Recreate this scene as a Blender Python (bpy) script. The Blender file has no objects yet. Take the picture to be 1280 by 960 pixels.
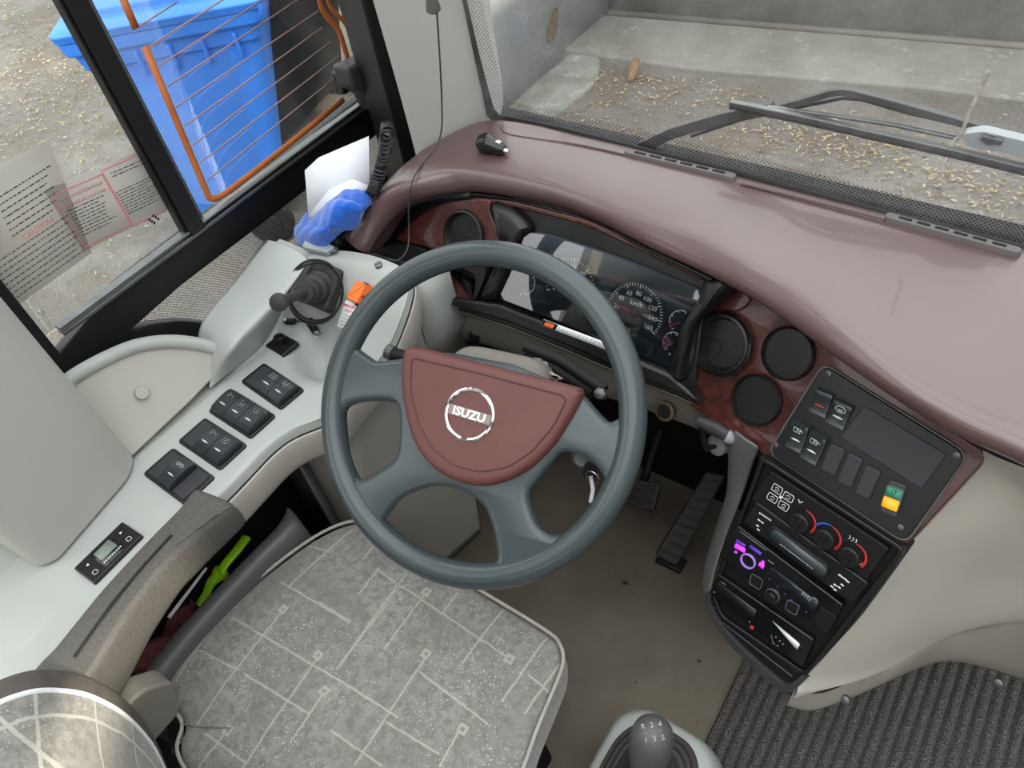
import bpy, bmesh, math, random
import numpy as np
from mathutils import Vector, Matrix
random.seed(7); rng = np.random.default_rng(7)
SC = bpy.context.scene; COL = SC.collection

# ------------------------------------------------------------------ camera
YAW, PITCH, ROLL, FOC = math.radians(41.7), math.radians(47.9), math.radians(-10.56), 961.0
CAM = np.array([0.0, 0.0, 1.55])
_fw = np.array([-math.sin(YAW)*math.cos(PITCH), math.cos(YAW)*math.cos(PITCH), -math.sin(PITCH)])
_r0 = np.array([math.cos(YAW), math.sin(YAW), 0.0]); _u0 = np.cross(_r0, _fw)
_r = _r0*math.cos(ROLL)+_u0*math.sin(ROLL); _u = _u0*math.cos(ROLL)-_r0*math.sin(ROLL)
cam = bpy.data.cameras.new('camera'); cam.sensor_width = 36.0; cam.lens = FOC/1280*36.0; cam.clip_start = .02
camo = bpy.data.objects.new('camera', cam); COL.objects.link(camo)
camo.matrix_world = Matrix(((_r[0], _u[0], -_fw[0], CAM[0]), (_r[1], _u[1], -_fw[1], CAM[1]), (_r[2], _u[2], -_fw[2], CAM[2]), (0, 0, 0, 1)))
SC.camera = camo

# ------------------------------------------------------------------ light
SC.view_settings.view_transform = 'Standard'; SC.view_settings.look = 'None'
SC.view_settings.exposure = 0.5; SC.view_settings.gamma = 1.0; SC.view_settings.use_curve_mapping = False
W = bpy.data.worlds.new('sky'); SC.world = W; W.use_nodes = True
_n = W.node_tree.nodes; _l = W.node_tree.links; _n.clear()
_o = _n.new('ShaderNodeOutputWorld'); _b = _n.new('ShaderNodeBackground'); _g = _n.new('ShaderNodeTexCoord')
_s = _n.new('ShaderNodeSeparateXYZ'); _cr = _n.new('ShaderNodeValToRGB')
_l.new(_g.outputs['Generated'], _s.inputs[0]); _l.new(_s.outputs['Z'], _cr.inputs[0])
_cr.color_ramp.elements[0].position = 0.0; _cr.color_ramp.elements[0].color = (.78, .78, .76, 1)
_cr.color_ramp.elements[1].position = 1.0; _cr.color_ramp.elements[1].color = (1.95, 2.0, 2.05, 1)
_l.new(_cr.outputs[0], _b.inputs[0]); _b.inputs[1].default_value = 1.35
_l.new(_b.outputs[0], _o.inputs[0])
SUN_DIR = Vector((-.84, -.12, -.50)).normalized()      # direction the sunlight travels
_sun = bpy.data.lights.new('sun', 'SUN'); _sun.energy = 5.0; _sun.angle = math.radians(.9); _sun.color = (1.0, .90, .72)
_so = bpy.data.objects.new('sun', _sun); COL.objects.link(_so); _so.location = (3, -1, 4)
_so.rotation_euler = SUN_DIR.to_track_quat('-Z', 'Y').to_euler()

# ------------------------------------------------------------------ helpers: photo point -> place in the bus
def ray(x, y):
    d = _r*(x-640)-_u*(y-480)+_fw*FOC
    return d/np.linalg.norm(d)
def Z(x, y, z): d = ray(x, y); return CAM+d*((z-CAM[2])/d[2])
def XX(x, y, X): d = ray(x, y); return CAM+d*(X/d[0])
def YY(x, y, Y): d = ray(x, y); return CAM+d*(Y/d[1])
def A3(*v): return np.array(v, float)
def unit(v): v = np.array(v, float); return v/np.linalg.norm(v)
class Fr:
    """a plane in the bus: origin, u (across), v (up the face), n (out of the face)"""
    def __init__(s, o, n, u):
        s.o = np.array(o, float); s.n = unit(n); u = np.array(u, float); s.u = unit(u-s.n*np.dot(u, s.n)); s.v = np.cross(s.n, s.u)
    def w(s, a, b, c=0.0): return s.o+s.u*a+s.v*b+s.n*c
    def px(s, x, y, c=0.0):
        d = ray(x, y); q = CAM+d*(np.dot(s.n, s.o+s.n*c-CAM)/np.dot(s.n, d))-s.o
        return float(np.dot(q, s.u)), float(np.dot(q, s.v))
    def pts(s, P, c=0.0): return [s.px(x, y, c) for x, y in P]
    def sub(s, a, b, c=0.0, rot=0.0, tilt=0.0):
        u = s.u*math.cos(rot)+s.v*math.sin(rot); f = Fr(s.w(a, b, c), s.n, u)
        if tilt:
            n = f.n*math.cos(tilt)+f.v*math.sin(tilt); f = Fr(f.o, n, f.u)
        return f
def cr(P, n=60, closed=True):
    """smooth curve through points, n points"""
    P = [np.array(p, float) for p in P]; m = len(P); out = []
    segs = m if closed else m-1
    for i in range(n):
        t = i/n*segs if closed else i/(n-1)*segs
        k = min(int(t), segs-1); f = t-k
        g = (lambda j: P[j % m]) if closed else (lambda j: P[max(0, min(m-1, j))])
        p0, p1, p2, p3 = g(k-1), g(k), g(k+1), g(k+2)
        out.append(.5*((2*p1)+(p2-p0)*f+(2*p0-5*p1+4*p2-p3)*f*f+(3*p1-p0-3*p2+p3)*f**3))
    return out
def rrect(a0, a1, b0, b1, r, k=5):
    out = []
    for cx, cy, s in ((a1-r, b1-r, 0), (a0+r, b1-r, 1), (a0+r, b0+r, 2), (a1-r, b0+r, 3)):
        for i in range(k+1):
            t = (s+i/k)*math.pi/2; out.append((cx+r*math.cos(t), cy+r*math.sin(t)))
    return out
def rpoly(P, r, k=5):
    """polygon with rounded corners"""
    P = [np.array(p, float) for p in P]; out = []; m = len(P)
    for i in range(m):
        p, a, b = P[i], P[i-1], P[(i+1) % m]
        da, db = np.linalg.norm(a-p), np.linalg.norm(b-p); rr = min(r[i] if isinstance(r, (list, tuple)) else r, da*.48, db*.48)
        s, e = p+(a-p)/da*rr, p+(b-p)/db*rr
        for j in range(k+1):
            t = j/k; out.append((1-t)**2*s+2*t*(1-t)*p+t*t*e)
    return out
def circ(a, b, r, k=32, r2=None): return [(a+r*math.cos(2*math.pi*i/k), b+(r2 or r)*math.sin(2*math.pi*i/k)) for i in range(k)]
def area(P): return sum(P[i-1][0]*P[i][1]-P[i][0]*P[i-1][1] for i in range(len(P)))
def offset(P, w):
    Q = []; n = len(P); s = 1 if area(P) > 0 else -1
    for i in range(n):
        e1 = unit(A3(*P[i])-A3(*P[i-1])+1e-9); e2 = unit(A3(*P[(i+1) % n])-A3(*P[i])+1e-9); h = A3(-e1[1], e1[0])+A3(-e2[1], e2[0]); h = h/max(np.dot(h, h), 1.2)*2*w*s; Q.append(A3(*P[i])+h)
    return Q
def wloc(o):
    v = Vector((0, 0, 0))
    while o is not None: v += o.location; o = o.parent
    return v
def thing(name, label, cat, loc, group=None):
    o = bpy.data.objects.new(name, None); COL.objects.link(o); o.empty_display_size = .05
    o.location = Vector([float(c) for c in loc]); return tag(o, label, cat, group)
def tag(o, label=None, cat=None, group=None, kind=None):
    if label: o['label'] = label
    if cat: o['category'] = cat
    if group: o['group'] = group
    if kind: o['kind'] = kind
    return o
class MB:
    """collects shapes, then links them as ONE mesh object"""
    def __init__(s): s.bm = bmesh.new()
    def V(s, p): return s.bm.verts.new([float(c) for c in p])
    def F(s, vs, smooth=True):
        try: f = s.bm.faces.new(vs); f.smooth = smooth; return f
        except ValueError: return None
    def box(s, f, a, b, c):
        if f is None: f = WORLD
        v = [s.V(f.w(x, y, z)) for z in c for y in b for x in a]
        for q in ((0, 2, 3, 1), (4, 5, 7, 6), (0, 1, 5, 4), (2, 6, 7, 3), (0, 4, 6, 2), (1, 3, 7, 5)): s.F([v[i] for i in q])
        return s
    def prism(s, f, P, c0, c1, taper=0.0):
        """outline P on the frame, from depth c0 up to c1; taper pulls the top in"""
        if f is None: f = WORLD
        if area(P) < 0: P = P[::-1]
        m = len(P)
        lo = [s.V(f.w(p[0], p[1], c0)) for p in P]
        Q = P
        if taper:
            Q = []
            for i in range(m):
                e1 = unit(np.array(P[i])-np.array(P[i-1])+1e-12); e2 = unit(np.array(P[(i+1) % m])-np.array(P[i])+1e-12)
                n1 = A3(-e1[1], e1[0]); n2 = A3(-e2[1], e2[0]); h = n1+n2; h = h/max(np.dot(h, h), .5)*2*taper/1.0
                Q.append(np.array(P[i])+h)
        hi = [s.V(f.w(p[0], p[1], c1)) for p in Q]
        s.F(hi); s.F(lo[::-1])
        for i in range(m): s.F([lo[i-1], lo[i], hi[i], hi[i-1]])
        return s
    def flat(s, f, P, c):
        if area(P) < 0: P = P[::-1]
        s.F([s.V(f.w(p[0], p[1], c)) for p in P]); return s
    def grid(s, rows, closed=False, flip=False):
        g = [[s.V(p) for p in r] for r in rows]; m = len(g[0])
        for i in range(len(g)-1):
            for j in range(m if closed else m-1):
                q = [g[i][j], g[i][(j+1) % m], g[i+1][(j+1) % m], g[i+1][j]]
                s.F(q[::-1] if flip else q)
        return g
    def tube(s, P, r, k=10, closed=False, cap=True, flat=None):
        P = [np.array(p, float) for p in P]; m = len(P); T = []
        for i in range(m):
            a = P[i-1] if (i > 0 or closed) else P[i]; b = P[(i+1) % m] if (i < m-1 or closed) else P[i]
            T.append(unit(b-a+1e-12))
        n = np.cross(T[0], A3(0, 0, 1)); n = unit(n) if np.linalg.norm(n) > .1 else unit(np.cross(T[0], A3(1, 0, 0)))
        rows = []
        for i in range(m):
            n = unit(n-T[i]*np.dot(n, T[i])); b = np.cross(T[i], n); rr = r[i] if hasattr(r, '__len__') else r
            rows.append([P[i]+rr*(math.cos(2*math.pi*j/k)*n+math.sin(2*math.pi*j/k)*b*(flat or 1)) for j in range(k)])
        if closed: rows.append(rows[0])
        g = s.grid(rows, closed=True)
        if cap and not closed: s.F(g[0][::-1]); s.F(g[-1])
        if closed: bmesh.ops.remove_doubles(s.bm, verts=g[0]+g[-1], dist=1e-6)
        return s
    def lathe(s, f, prof, k=32, a0=0, b0=0, cap=True):
        """profile of (radius, height along n) around the frame's n axis"""
        rows = [[f.w(a0+r*math.cos(2*math.pi*j/k), b0+r*math.sin(2*math.pi*j/k), h) for j in range(k)] for r, h in prof]
        g = s.grid(rows, closed=True)
        if cap and prof[0][0] > 1e-5: s.F(g[0][::-1])
        if cap and prof[-1][0] > 1e-5: s.F(g[-1])
        bmesh.ops.remove_doubles(s.bm, verts=[v for r in g for v in r], dist=1e-6)
        return s
    def ball(s, c, r, k=12, sc=(1, 1, 1)):
        f = Fr(c, (0, 0, 1), (1, 0, 0))
        rows = []
        for i in range(k+1):
            t = -math.pi/2+math.pi*i/k
            rows.append([f.w(r*sc[0]*math.cos(t)*math.cos(2*math.pi*j/(2*k)), r*sc[1]*math.cos(t)*math.sin(2*math.pi*j/(2*k)), r*sc[2]*math.sin(t)) for j in range(2*k)])
        g = s.grid(rows, closed=True); bmesh.ops.remove_doubles(s.bm, verts=[v for r in g for v in r], dist=1e-6); return s
    def text(s, f, txt, a, b, size, c=.0004, thick=.0002, rot=0.0, align='CENTER', bold=0.0, sx=1.0):
        cu = bpy.data.curves.new('t', 'FONT'); cu.body = txt; cu.size = size; cu.align_x = align; cu.align_y = 'CENTER'; cu.resolution_u = 2
        cu.extrude = thick; cu.offset = bold
        ob = bpy.data.objects.new('t', cu); COL.objects.link(ob)
        me = ob.to_mesh(depsgraph=bpy.context.evaluated_depsgraph_get())
        g = f.sub(a, b, c, rot); vs = [s.V(g.w(v.co.x*sx, v.co.y, v.co.z)) for v in me.vertices]
        for p in me.polygons: s.F([vs[i] for i in p.vertices], False)
        ob.to_mesh_clear(); bpy.data.objects.remove(ob); bpy.data.curves.remove(cu); return s
    def line(s, f, P, w, c=.0003, h=.0002, closed=False):
        """a raised stroke of width w along points on the frame, mitred at the corners"""
        Q = [np.array(p, float) for p in P]; P = [Q[0]]
        for q in Q[1:]:
            if np.linalg.norm(q-P[-1]) > 1e-7: P.append(q)
        m = len(P)
        if m < 2: return s
        L, R = [], []
        for i in range(m):
            d1 = unit(P[i]-P[i-1]) if (i > 0 or closed) else unit(P[1]-P[0]); d2 = unit(P[(i+1) % m]-P[i]) if (i < m-1 or closed) else d1
            h_ = A3(-d1[1], d1[0])+A3(-d2[1], d2[0]); h_ = h_/max(np.dot(h_, h_), .8)*w; L.append(P[i]+h_); R.append(P[i]-h_)
        rows = [[s.V(f.w(p[0], p[1], z)) for p in X] for X, z in ((L, c), (L, c+h), (R, c+h), (R, c))]
        for i in range(m if closed else m-1):
            j = (i+1) % m
            for k in range(4): s.F([rows[k][i], rows[k][j], rows[(k+1) % 4][j], rows[(k+1) % 4][i]])
        if not closed: s.F([r[0] for r in rows]); s.F([r[-1] for r in rows][::-1])
        return s
    def pillow(s, f, P, prof, fill=()):
        """rounded body on the frame: rings of outline P pulled in by w at height z"""
        rings = [[f.w(p[0], p[1], z) for p in offset(P, w)] for w, z in prof]
        if fill:
            w, z = prof[-1]; Q = offset(P, w); cn = sum(Q)/len(Q)
            for k, dz in fill: rings.append([f.w(*(q*(1-k)+cn*k), z+dz) for q in Q])
        g = s.grid(rings, closed=True); s.F(g[0][::-1]); s.F(g[-1]); return s
    def build(s, name, mat, parent=None, bevel=0, seg=2, sub=0, solid=0, sharp=40, smooth=True, loc=None):
        bmesh.ops.recalc_face_normals(s.bm, faces=s.bm.faces) if not solid else None
        me = bpy.data.meshes.new(name); o = bpy.data.objects.new(name, me); COL.objects.link(o)
        if parent is not None: off = wloc(parent); o.parent = parent
        else:
            if loc is None:
                P = np.array([v.co for v in s.bm.verts]); lo, hi = P.min(0), P.max(0); loc = ((lo[0]+hi[0])/2, (lo[1]+hi[1])/2, lo[2])
            off = Vector([float(c) for c in loc]); o.location = off
        bmesh.ops.translate(s.bm, verts=s.bm.verts, vec=-off)
        s.bm.to_mesh(me); s.bm.free(); me.materials.append(mat)
        if smooth and not sub:
            me.polygons.foreach_set('use_smooth', [True]*len(me.polygons)); me.set_sharp_from_angle(angle=math.radians(sharp))
        if solid:
            m = o.modifiers.new('s', 'SOLIDIFY'); m.thickness = solid; m.offset = -1
        if bevel:
            m = o.modifiers.new('b', 'BEVEL'); m.width = bevel; m.segments = seg; m.limit_method = 'ANGLE'; m.angle_limit = math.radians(35); m.harden_normals = False
        if sub:
            m = o.modifiers.new('d', 'SUBSURF'); m.levels = sub; m.render_levels = sub
            me.polygons.foreach_set('use_smooth', [True]*len(me.polygons))
        return o
WORLD = Fr((0, 0, 0), (0, 0, 1), (1, 0, 0))
def sheet(name, f, outer, holes, thk, mat, parent=None, bevel=0.0, c=0.0, res=3, disp=None):
    """flat plate with openings, front face at depth c, thickness thk behind it"""
    cu = bpy.data.curves.new('c', 'CURVE'); cu.dimensions = '2D'; cu.fill_mode = 'BOTH'
    for P in [outer]+list(holes):
        sp = cu.splines.new('POLY'); sp.points.add(len(P)-1); sp.use_cyclic_u = True
        for i, p in enumerate(P): sp.points[i].co = (p[0], p[1], 0, 1)
    cu.extrude = max(thk/2-bevel, 0); cu.bevel_depth = bevel; cu.bevel_resolution = res; cu.offset = -bevel
    ob = bpy.data.objects.new('c', cu); COL.objects.link(ob)
    me = ob.to_mesh(depsgraph=bpy.context.evaluated_depsgraph_get())
    b = MB(); vs = []
    for v in me.vertices:
        x, y, z = v.co; h = c-thk/2+z
        if disp: h += disp(x, y)
        vs.append(b.V(f.w(x, y, h)))
    for p in me.polygons: b.F([vs[i] for i in p.vertices])
    ob.to_mesh_clear(); bpy.data.objects.remove(ob); bpy.data.curves.remove(cu)
    bmesh.ops.remove_doubles(b.bm, verts=b.bm.verts, dist=1e-5)
    return b.build(name, mat, parent)

# ------------------------------------------------------------------ materials
def lin(c): return tuple(((x/255)/12.92 if x/255 <= .04045 else ((x/255+.055)/1.055)**2.4) for x in c)
class NT:
    def __init__(s, name):
        s.m = bpy.data.materials.new(name); s.m.use_nodes = True; s.t = s.m.node_tree; s.n = s.t.nodes; s.l = s.t.links
        s.n.clear(); s.out = s.n.new('ShaderNodeOutputMaterial')
    def N(s, t, **k):
        o = s.n.new(t)
        for a, v in k.items():
            if a.startswith('i_'):
                key = a[2:]; key = int(key) if key.isdigit() else key.replace('_', ' '); i = o.inputs[key]
                if hasattr(v, 'links') or hasattr(v, 'is_linked'): s.l.new(v, i)
                else: i.default_value = v
            else: setattr(o, a, v)
        return o
    def math(s, op, a, b=0.0, c=None):
        o = s.N('ShaderNodeMath', operation=op)
        for i, v in enumerate((a, b, c)):
            if v is None: continue
            if hasattr(v, 'is_linked'): s.l.new(v, o.inputs[i])
            else: o.inputs[i].default_value = v
        return o.outputs[0]
    def ramp(s, fac, stops):
        o = s.N('ShaderNodeValToRGB'); e = o.color_ramp.elements
        while len(e) < len(stops): e.new(.5)
        for i, (p, c) in enumerate(stops): e[i].position = p; e[i].color = (*c, 1)
        s.l.new(fac, o.inputs[0]); return o.outputs[0]
    def mix(s, fac, a, b):
        o = s.N('ShaderNodeMix', data_type='RGBA')
        for i, v in ((0, fac), (6, a), (7, b)):
            if hasattr(v, 'is_linked'): s.l.new(v, o.inputs[i])
            else: o.inputs[i].default_value = v if i == 0 else (*v, 1)
        return o.outputs[2]
    def noise(s, scale, detail=3.0, rough=.55, vec=None, dim='Object', out=0):
        if vec is None: vec = s.N('ShaderNodeTexCoord').outputs[dim]
        return s.N('ShaderNodeTexNoise', i_Vector=vec, i_Scale=scale, i_Detail=detail, i_Roughness=rough).outputs[out]
    def bump(s, h, strength, dist=.001): return s.N('ShaderNodeBump', i_Height=h, i_Strength=strength, i_Distance=dist).outputs[0]
    def pbr(s, col, rough=.5, metal=0.0, spec=.5, coat=0.0, normal=None, emit=None, es=0.0, sheen=0.0, coatr=.08):
        b = s.N('ShaderNodeBsdfPrincipled')
        for k, v in (('Base Color', col), ('Roughness', rough), ('Metallic', metal), ('Specular IOR Level', spec), ('Coat Weight', coat), ('Coat Roughness', coatr), ('Sheen Weight', sheen)):
            if hasattr(v, 'is_linked'): s.l.new(v, b.inputs[k])
            elif k == 'Base Color': b.inputs[k].default_value = (*v, 1)
            else: b.inputs[k].default_value = v
        if normal is not None: s.l.new(normal, b.inputs['Normal'])
        if emit is not None: b.inputs['Emission Color'].default_value = (*emit, 1); b.inputs['Emission Strength'].default_value = es
        s.l.new(b.outputs[0], s.out.inputs[0]); return b
def pl(name, rgb, rough=.5, spec=.5, var=.10, vs=6.0, bs=0, bst=.2, metal=0.0, coat=0.0, dust=0.0, emit=None, es=0.0, sheen=0.0):
    """plain material: colour with slight wear, fine grain bump, optional pale dust"""
    t = NT(name); c = lin(rgb); col = c
    if var:
        col = t.mix(t.ramp(t.noise(vs, 4), [(.3, (0, 0, 0)), (.7, (1, 1, 1))]), tuple(x*(1-var) for x in c), tuple(min(1, x*(1+var)) for x in c))
    if dust:
        d = t.math('MULTIPLY', t.ramp(t.noise(38, 6, .7), [(.45, (0, 0, 0)), (.75, (1, 1, 1))]), dust); col = t.mix(d, col, lin((165, 155, 140)))
    nm = t.bump(t.noise(bs, 2), bst, .0006) if bs else None
    t.pbr(col, rough, metal, spec, coat, nm, emit, es, sheen); return t.m
# ------------------------------------------------------------------ material library
M = {}
M['grey'] = pl('pale_grey_plastic', (166, 170, 165), .42, .5, .05, 5, 900, .12)
M['beige'] = pl('warm_grey_plastic', (172, 168, 158), .45, .5, .05, 5, 900, .12)
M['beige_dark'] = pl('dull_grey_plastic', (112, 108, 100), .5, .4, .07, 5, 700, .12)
M['pillar'] = pl('pillar_trim_plastic', (172, 172, 164), .5, .4, .04, 4, 900, .1)
M['burg'] = pl('burgundy_vinyl', (86, 63, 63), .36, .9, .06, 7, 1100, .25, coat=.4)
M['hubred'] = pl('burgundy_grained_pad', (94, 54, 50), .48, .45, .05, 20, 1500, .5)
M['rim'] = pl('slate_wheel_plastic', (56, 65, 67), .22, .5, .07, 9, 1500, .15)
M['black'] = pl('black_plastic', (19, 19, 20), .38, .5, .1, 20, 1500, .2)
M['blackm'] = pl('matt_black_plastic', (15, 15, 16), .62, .35, .12, 20, 900, .2)
M['blackg'] = pl('gloss_black_plastic', (18, 19, 21), .16, .5, .05)
M['seal'] = pl('black_rubber_seal', (18, 18, 18), .5, .4, .15, 14)
M['char'] = pl('charcoal_plastic', (52, 52, 54), .5, .4, .1, 10, 900, .25, dust=.06)
M['rocker'] = pl('charcoal_rocker', (40, 46, 48), .27, .5, .05)
M['blank'] = pl('grey_blank_cover', (50, 50, 54), .55, .4, .05, 10, 1200, .3)
M['rubber'] = pl('dark_rubber', (54, 51, 49), .6, .35, .12, 20, 500, .2)
M['metal'] = pl('bright_metal', (190, 190, 190), .25, .5, .06, 30, metal=1.0)
M['chrome'] = pl('chrome', (225, 225, 225), .1, .5, 0, metal=1.0)
M['dullmetal'] = pl('dull_metal', (110, 112, 112), .45, .5, .15, 30, metal=.8)
M['white'] = pl('white_print', (225, 228, 228), .5, .4, 0)
M['greyprint'] = pl('grey_print', (150, 155, 158), .5, .4, 0)
M['red'] = pl('red_print', (196, 52, 56), .5, .4, 0)
M['blue'] = pl('blue_print', (46, 82, 160), .5, .4, 0)
M['paper'] = pl('white_paper', (232, 234, 238), .8, .2, .02, 9)
M['tray'] = pl('tray_plastic', (82, 82, 82), .42, .5, .08, 10, 700, .2)
M['cheek'] = pl('cheek_plastic', (108, 110, 108), .45, .5, .06, 8, 800, .15)
M['grille'] = pl('grille_plastic', (98, 92, 92), .5, .4, .08, 20)
M['orange'] = pl('orange_plastic', (238, 112, 32), .4, .5, .05)
M['lime'] = pl('lime_plastic', (150, 215, 20), .3, .5, .05)
M['bin'] = pl('blue_bin_plastic', (48, 128, 232), .42, .4, .10, 3, 300, .1)
M['bindark'] = pl('dark_bin_plastic', (40, 40, 43), .5, .4, .15, 3, 300, .1)
M['cloth_red'] = pl('maroon_cloth', (118, 66, 70), .9, .2, .2, 60, 500, .6)
M['cloth'] = pl('blue_microfibre', (30, 92, 190), .95, .1, .22, 120, 420, 1.0, sheen=.5)
M['bus'] = pl('copper_busbar', (196, 112, 56), .5, .4, .1, 30)
M['wire'] = pl('copper_wire', (176, 140, 128), .5, .4, 0)
M['display'] = pl('grey_lcd', (120, 132, 122), .3, .5, .05)
M['darkdisp'] = pl('dark_display', (34, 40, 46), .15, .5, .05)
M['purple'] = pl('lit_purple', (200, 60, 230), .3, .5, 0, emit=lin((205, 70, 240)), es=.75)
M['purple_dim'] = pl('lit_violet', (90, 40, 150), .3, .5, 0, emit=lin((90, 60, 190)), es=.5)
M['blue_led'] = pl('lit_blue', (90, 90, 220), .3, .5, 0, emit=lin((90, 90, 225)), es=.6)
M['amber'] = pl('lit_amber', (255, 165, 20), .35, .5, 0, emit=lin((255, 160, 20)), es=.35)
M['green'] = pl('green_lens', (50, 128, 100), .35, .5, 0, emit=lin((40, 120, 90)), es=.1)
M['pink'] = pl('pink_print', (214, 130, 130), .6, .3, 0)
M['floor'] = None
def wood():
    t = NT('burl_wood_veneer'); v = t.N('ShaderNodeTexCoord').outputs['Object']
    w = t.noise(14, 6, .7, v); d = t.N('ShaderNodeTexNoise', i_Vector=v, i_Scale=46.0, i_Detail=6.0, i_Roughness=.7, i_Distortion=2.2).outputs[0]
    c = t.ramp(t.math('ADD', t.math('MULTIPLY', w, .45), t.math('MULTIPLY', d, .55)), [(.33, lin((30, 13, 12))), (.5, lin((66, 28, 24))), (.62, lin((92, 42, 34))), (.75, lin((46, 20, 18)))])
    t.pbr(c, .34, 0, .5, .4, coatr=.06); return t.m
M['wood'] = wood()
def floor_mat():
    t = NT('worn_floor_vinyl'); n1 = t.noise(4.5, 5, .6); n2 = t.noise(60, 5, .7)
    c = t.mix(t.ramp(n1, [(.35, (0, 0, 0)), (.65, (1, 1, 1))]), lin((138, 128, 113)), lin((164, 153, 137)))
    c = t.mix(t.ramp(n2, [(.66, (0, 0, 0)), (.74, (1, 1, 1))]), c, lin((165, 154, 138)))
    c = t.mix(t.ramp(t.noise(27, 4, .6), [(.70, (0, 0, 0)), (.74, (1, 1, 1))]), c, lin((72, 65, 57)))
    t.pbr(c, .62, 0, .35, normal=t.bump(n2, .15, .001)); return t.m
M['floor'] = floor_mat()
def glass(name, tint=(1, 1, 1), dirt=0.0, refl=1.0):
    """thin pane: clear, mirror-like at its faces, a little dust"""
    t = NT(name); tr = t.N('ShaderNodeBsdfTransparent', i_Color=(*tint, 1)); gl = t.N('ShaderNodeBsdfGlossy', i_Roughness=.02, i_Color=(1, 1, 1, 1))
    fr = t.N('ShaderNodeFresnel', i_IOR=1.45)
    m = t.N('ShaderNodeMixShader'); t.l.new(t.math('MULTIPLY', fr.outputs[0], refl), m.inputs[0]); t.l.new(tr.outputs[0], m.inputs[1]); t.l.new(gl.outputs[0], m.inputs[2])
    last = m
    if dirt:
        df = t.N('ShaderNodeBsdfDiffuse', i_Color=(.62, .63, .62, 1)); m2 = t.N('ShaderNodeMixShader')
        n = t.ramp(t.noise(9, 6, .75), [(.40, (.12, .12, .12)), (.68, (.55, .55, .55)), (.78, (1, 1, 1))])
        t.l.new(t.math('MULTIPLY', n, dirt), m2.inputs[0]); t.l.new(m.outputs[0], m2.inputs[1]); t.l.new(df.outputs[0], m2.inputs[2]); last = m2
    t.l.new(last.outputs[0], t.out.inputs[0]); return t.m
M['screen'] = glass('dusty_windscreen_glass', (.97, .985, .98), .32, .5)
M['pane'] = glass('side_window_glass', (.95, .97, .96), .05, .22)
M['lens'] = glass('cluster_lens', (.90, .94, .97), .0, 4.0)
def dots(name, pitch, r):
    """printed dots on glass"""
    t = NT(name); s = t.N('ShaderNodeSeparateXYZ'); t.l.new(t.N('ShaderNodeUVMap').outputs[0], s.inputs[0])
    k = math.pi*2/pitch
    a = t.math('COSINE', t.math('MULTIPLY', t.math('ADD', s.outputs[0], s.outputs[1]), k/1.414)); b = t.math('COSINE', t.math('MULTIPLY', t.math('SUBTRACT', s.outputs[0], s.outputs[1]), k/1.414))
    f = t.math('GREATER_THAN', t.math('ADD', a, b), r)
    tr = t.N('ShaderNodeBsdfTransparent'); df = t.N('ShaderNodeBsdfDiffuse', i_Color=(.012, .012, .013, 1)); m = t.N('ShaderNodeMixShader')
    t.l.new(f, m.inputs[0]); t.l.new(tr.outputs[0], m.inputs[1]); t.l.new(df.outputs[0], m.inputs[2]); t.l.new(m.outputs[0], t.out.inputs[0]); return t.m
M['dots'] = dots('printed_dot_band', .0042, 1.05)
def ground_mat():
    t = NT('damp_asphalt'); v = t.N('ShaderNodeTexCoord').outputs['Object']
    c = t.ramp(t.noise(.9, 5, .6, v), [(.3, lin((92, 88, 82))), (.5, lin((114, 110, 104))), (.7, lin((134, 130, 123)))])
    c = t.mix(t.ramp(t.noise(2.6, 6, .7, v), [(.45, (0, 0, 0)), (.62, (1, 1, 1))]), c, lin((98, 90, 79)))
    g = t.noise(130, 5, .75, v); c = t.mix(t.ramp(g, [(.5, (0, 0, 0)), (.66, (1, 1, 1))]), c, lin((142, 137, 129)))
    c = t.mix(t.ramp(t.noise(75, 4, .7, v), [(.56, (0, 0, 0)), (.68, (1, 1, 1))]), c, lin((56, 52, 47)))
    t.pbr(c, .85, 0, .25, normal=t.bump(g, .5, .006)); return t.m
M['ground'] = ground_mat()
def concrete(name, a, b, c2, sc=1.6):
    t = NT(name); v = t.N('ShaderNodeTexCoord').outputs['Object']
    c = t.ramp(t.noise(sc, 7, .68, v), [(.3, lin(a)), (.5, lin(b)), (.72, lin(c2))])
    c = t.mix(t.ramp(t.noise(11, 6, .75, v), [(.58, (0, 0, 0)), (.72, (1, 1, 1))]), c, lin((168, 168, 165)))
    c = t.mix(t.ramp(t.noise(7, 5, .7, v), [(.66, (0, 0, 0)), (.73, (1, 1, 1))]), c, lin((84, 79, 70)))
    t.pbr(c, .85, 0, .25, normal=t.bump(t.noise(45, 6, .7, v), .4, .006)); return t.m
M['wallc'] = concrete('weathered_concrete', (122, 121, 118), (142, 142, 139), (160, 160, 157))
M['walll'] = concrete('painted_concrete', (168, 171, 176), (188, 191, 196), (204, 207, 210))
M['ledge'] = concrete('pale_concrete', (112, 109, 101), (130, 127, 119), (148, 145, 138), 2.2)
M['mortar'] = concrete('rough_mortar', (108, 110, 100), (130, 132, 122), (152, 153, 146), 6)
def litter(name, a, b):
    t = NT(name); o = t.N('ShaderNodeNewGeometry').outputs['Random Per Island']
    t.pbr(t.ramp(o, [(0, lin(a)), (.5, lin(b)), (.9, lin((178, 150, 88))), (1, lin((84, 62, 42)))]), .8, 0, .2); return t.m
M['litter'] = litter('dry_leaf_litter', (112, 90, 64), (178, 164, 140))
def mat_mat():
    t = NT('ribbed_carpet'); n = t.noise(420, 3, .8)
    c = t.ramp(n, [(.42, lin((44, 42, 40))), (.57, lin((108, 104, 99))), (.68, lin((205, 198, 190)))])
    t.pbr(c, .95, 0, .1, normal=t.bump(n, 1.0, .004), sheen=.2); return t.m
M['mat'] = mat_mat()

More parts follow.
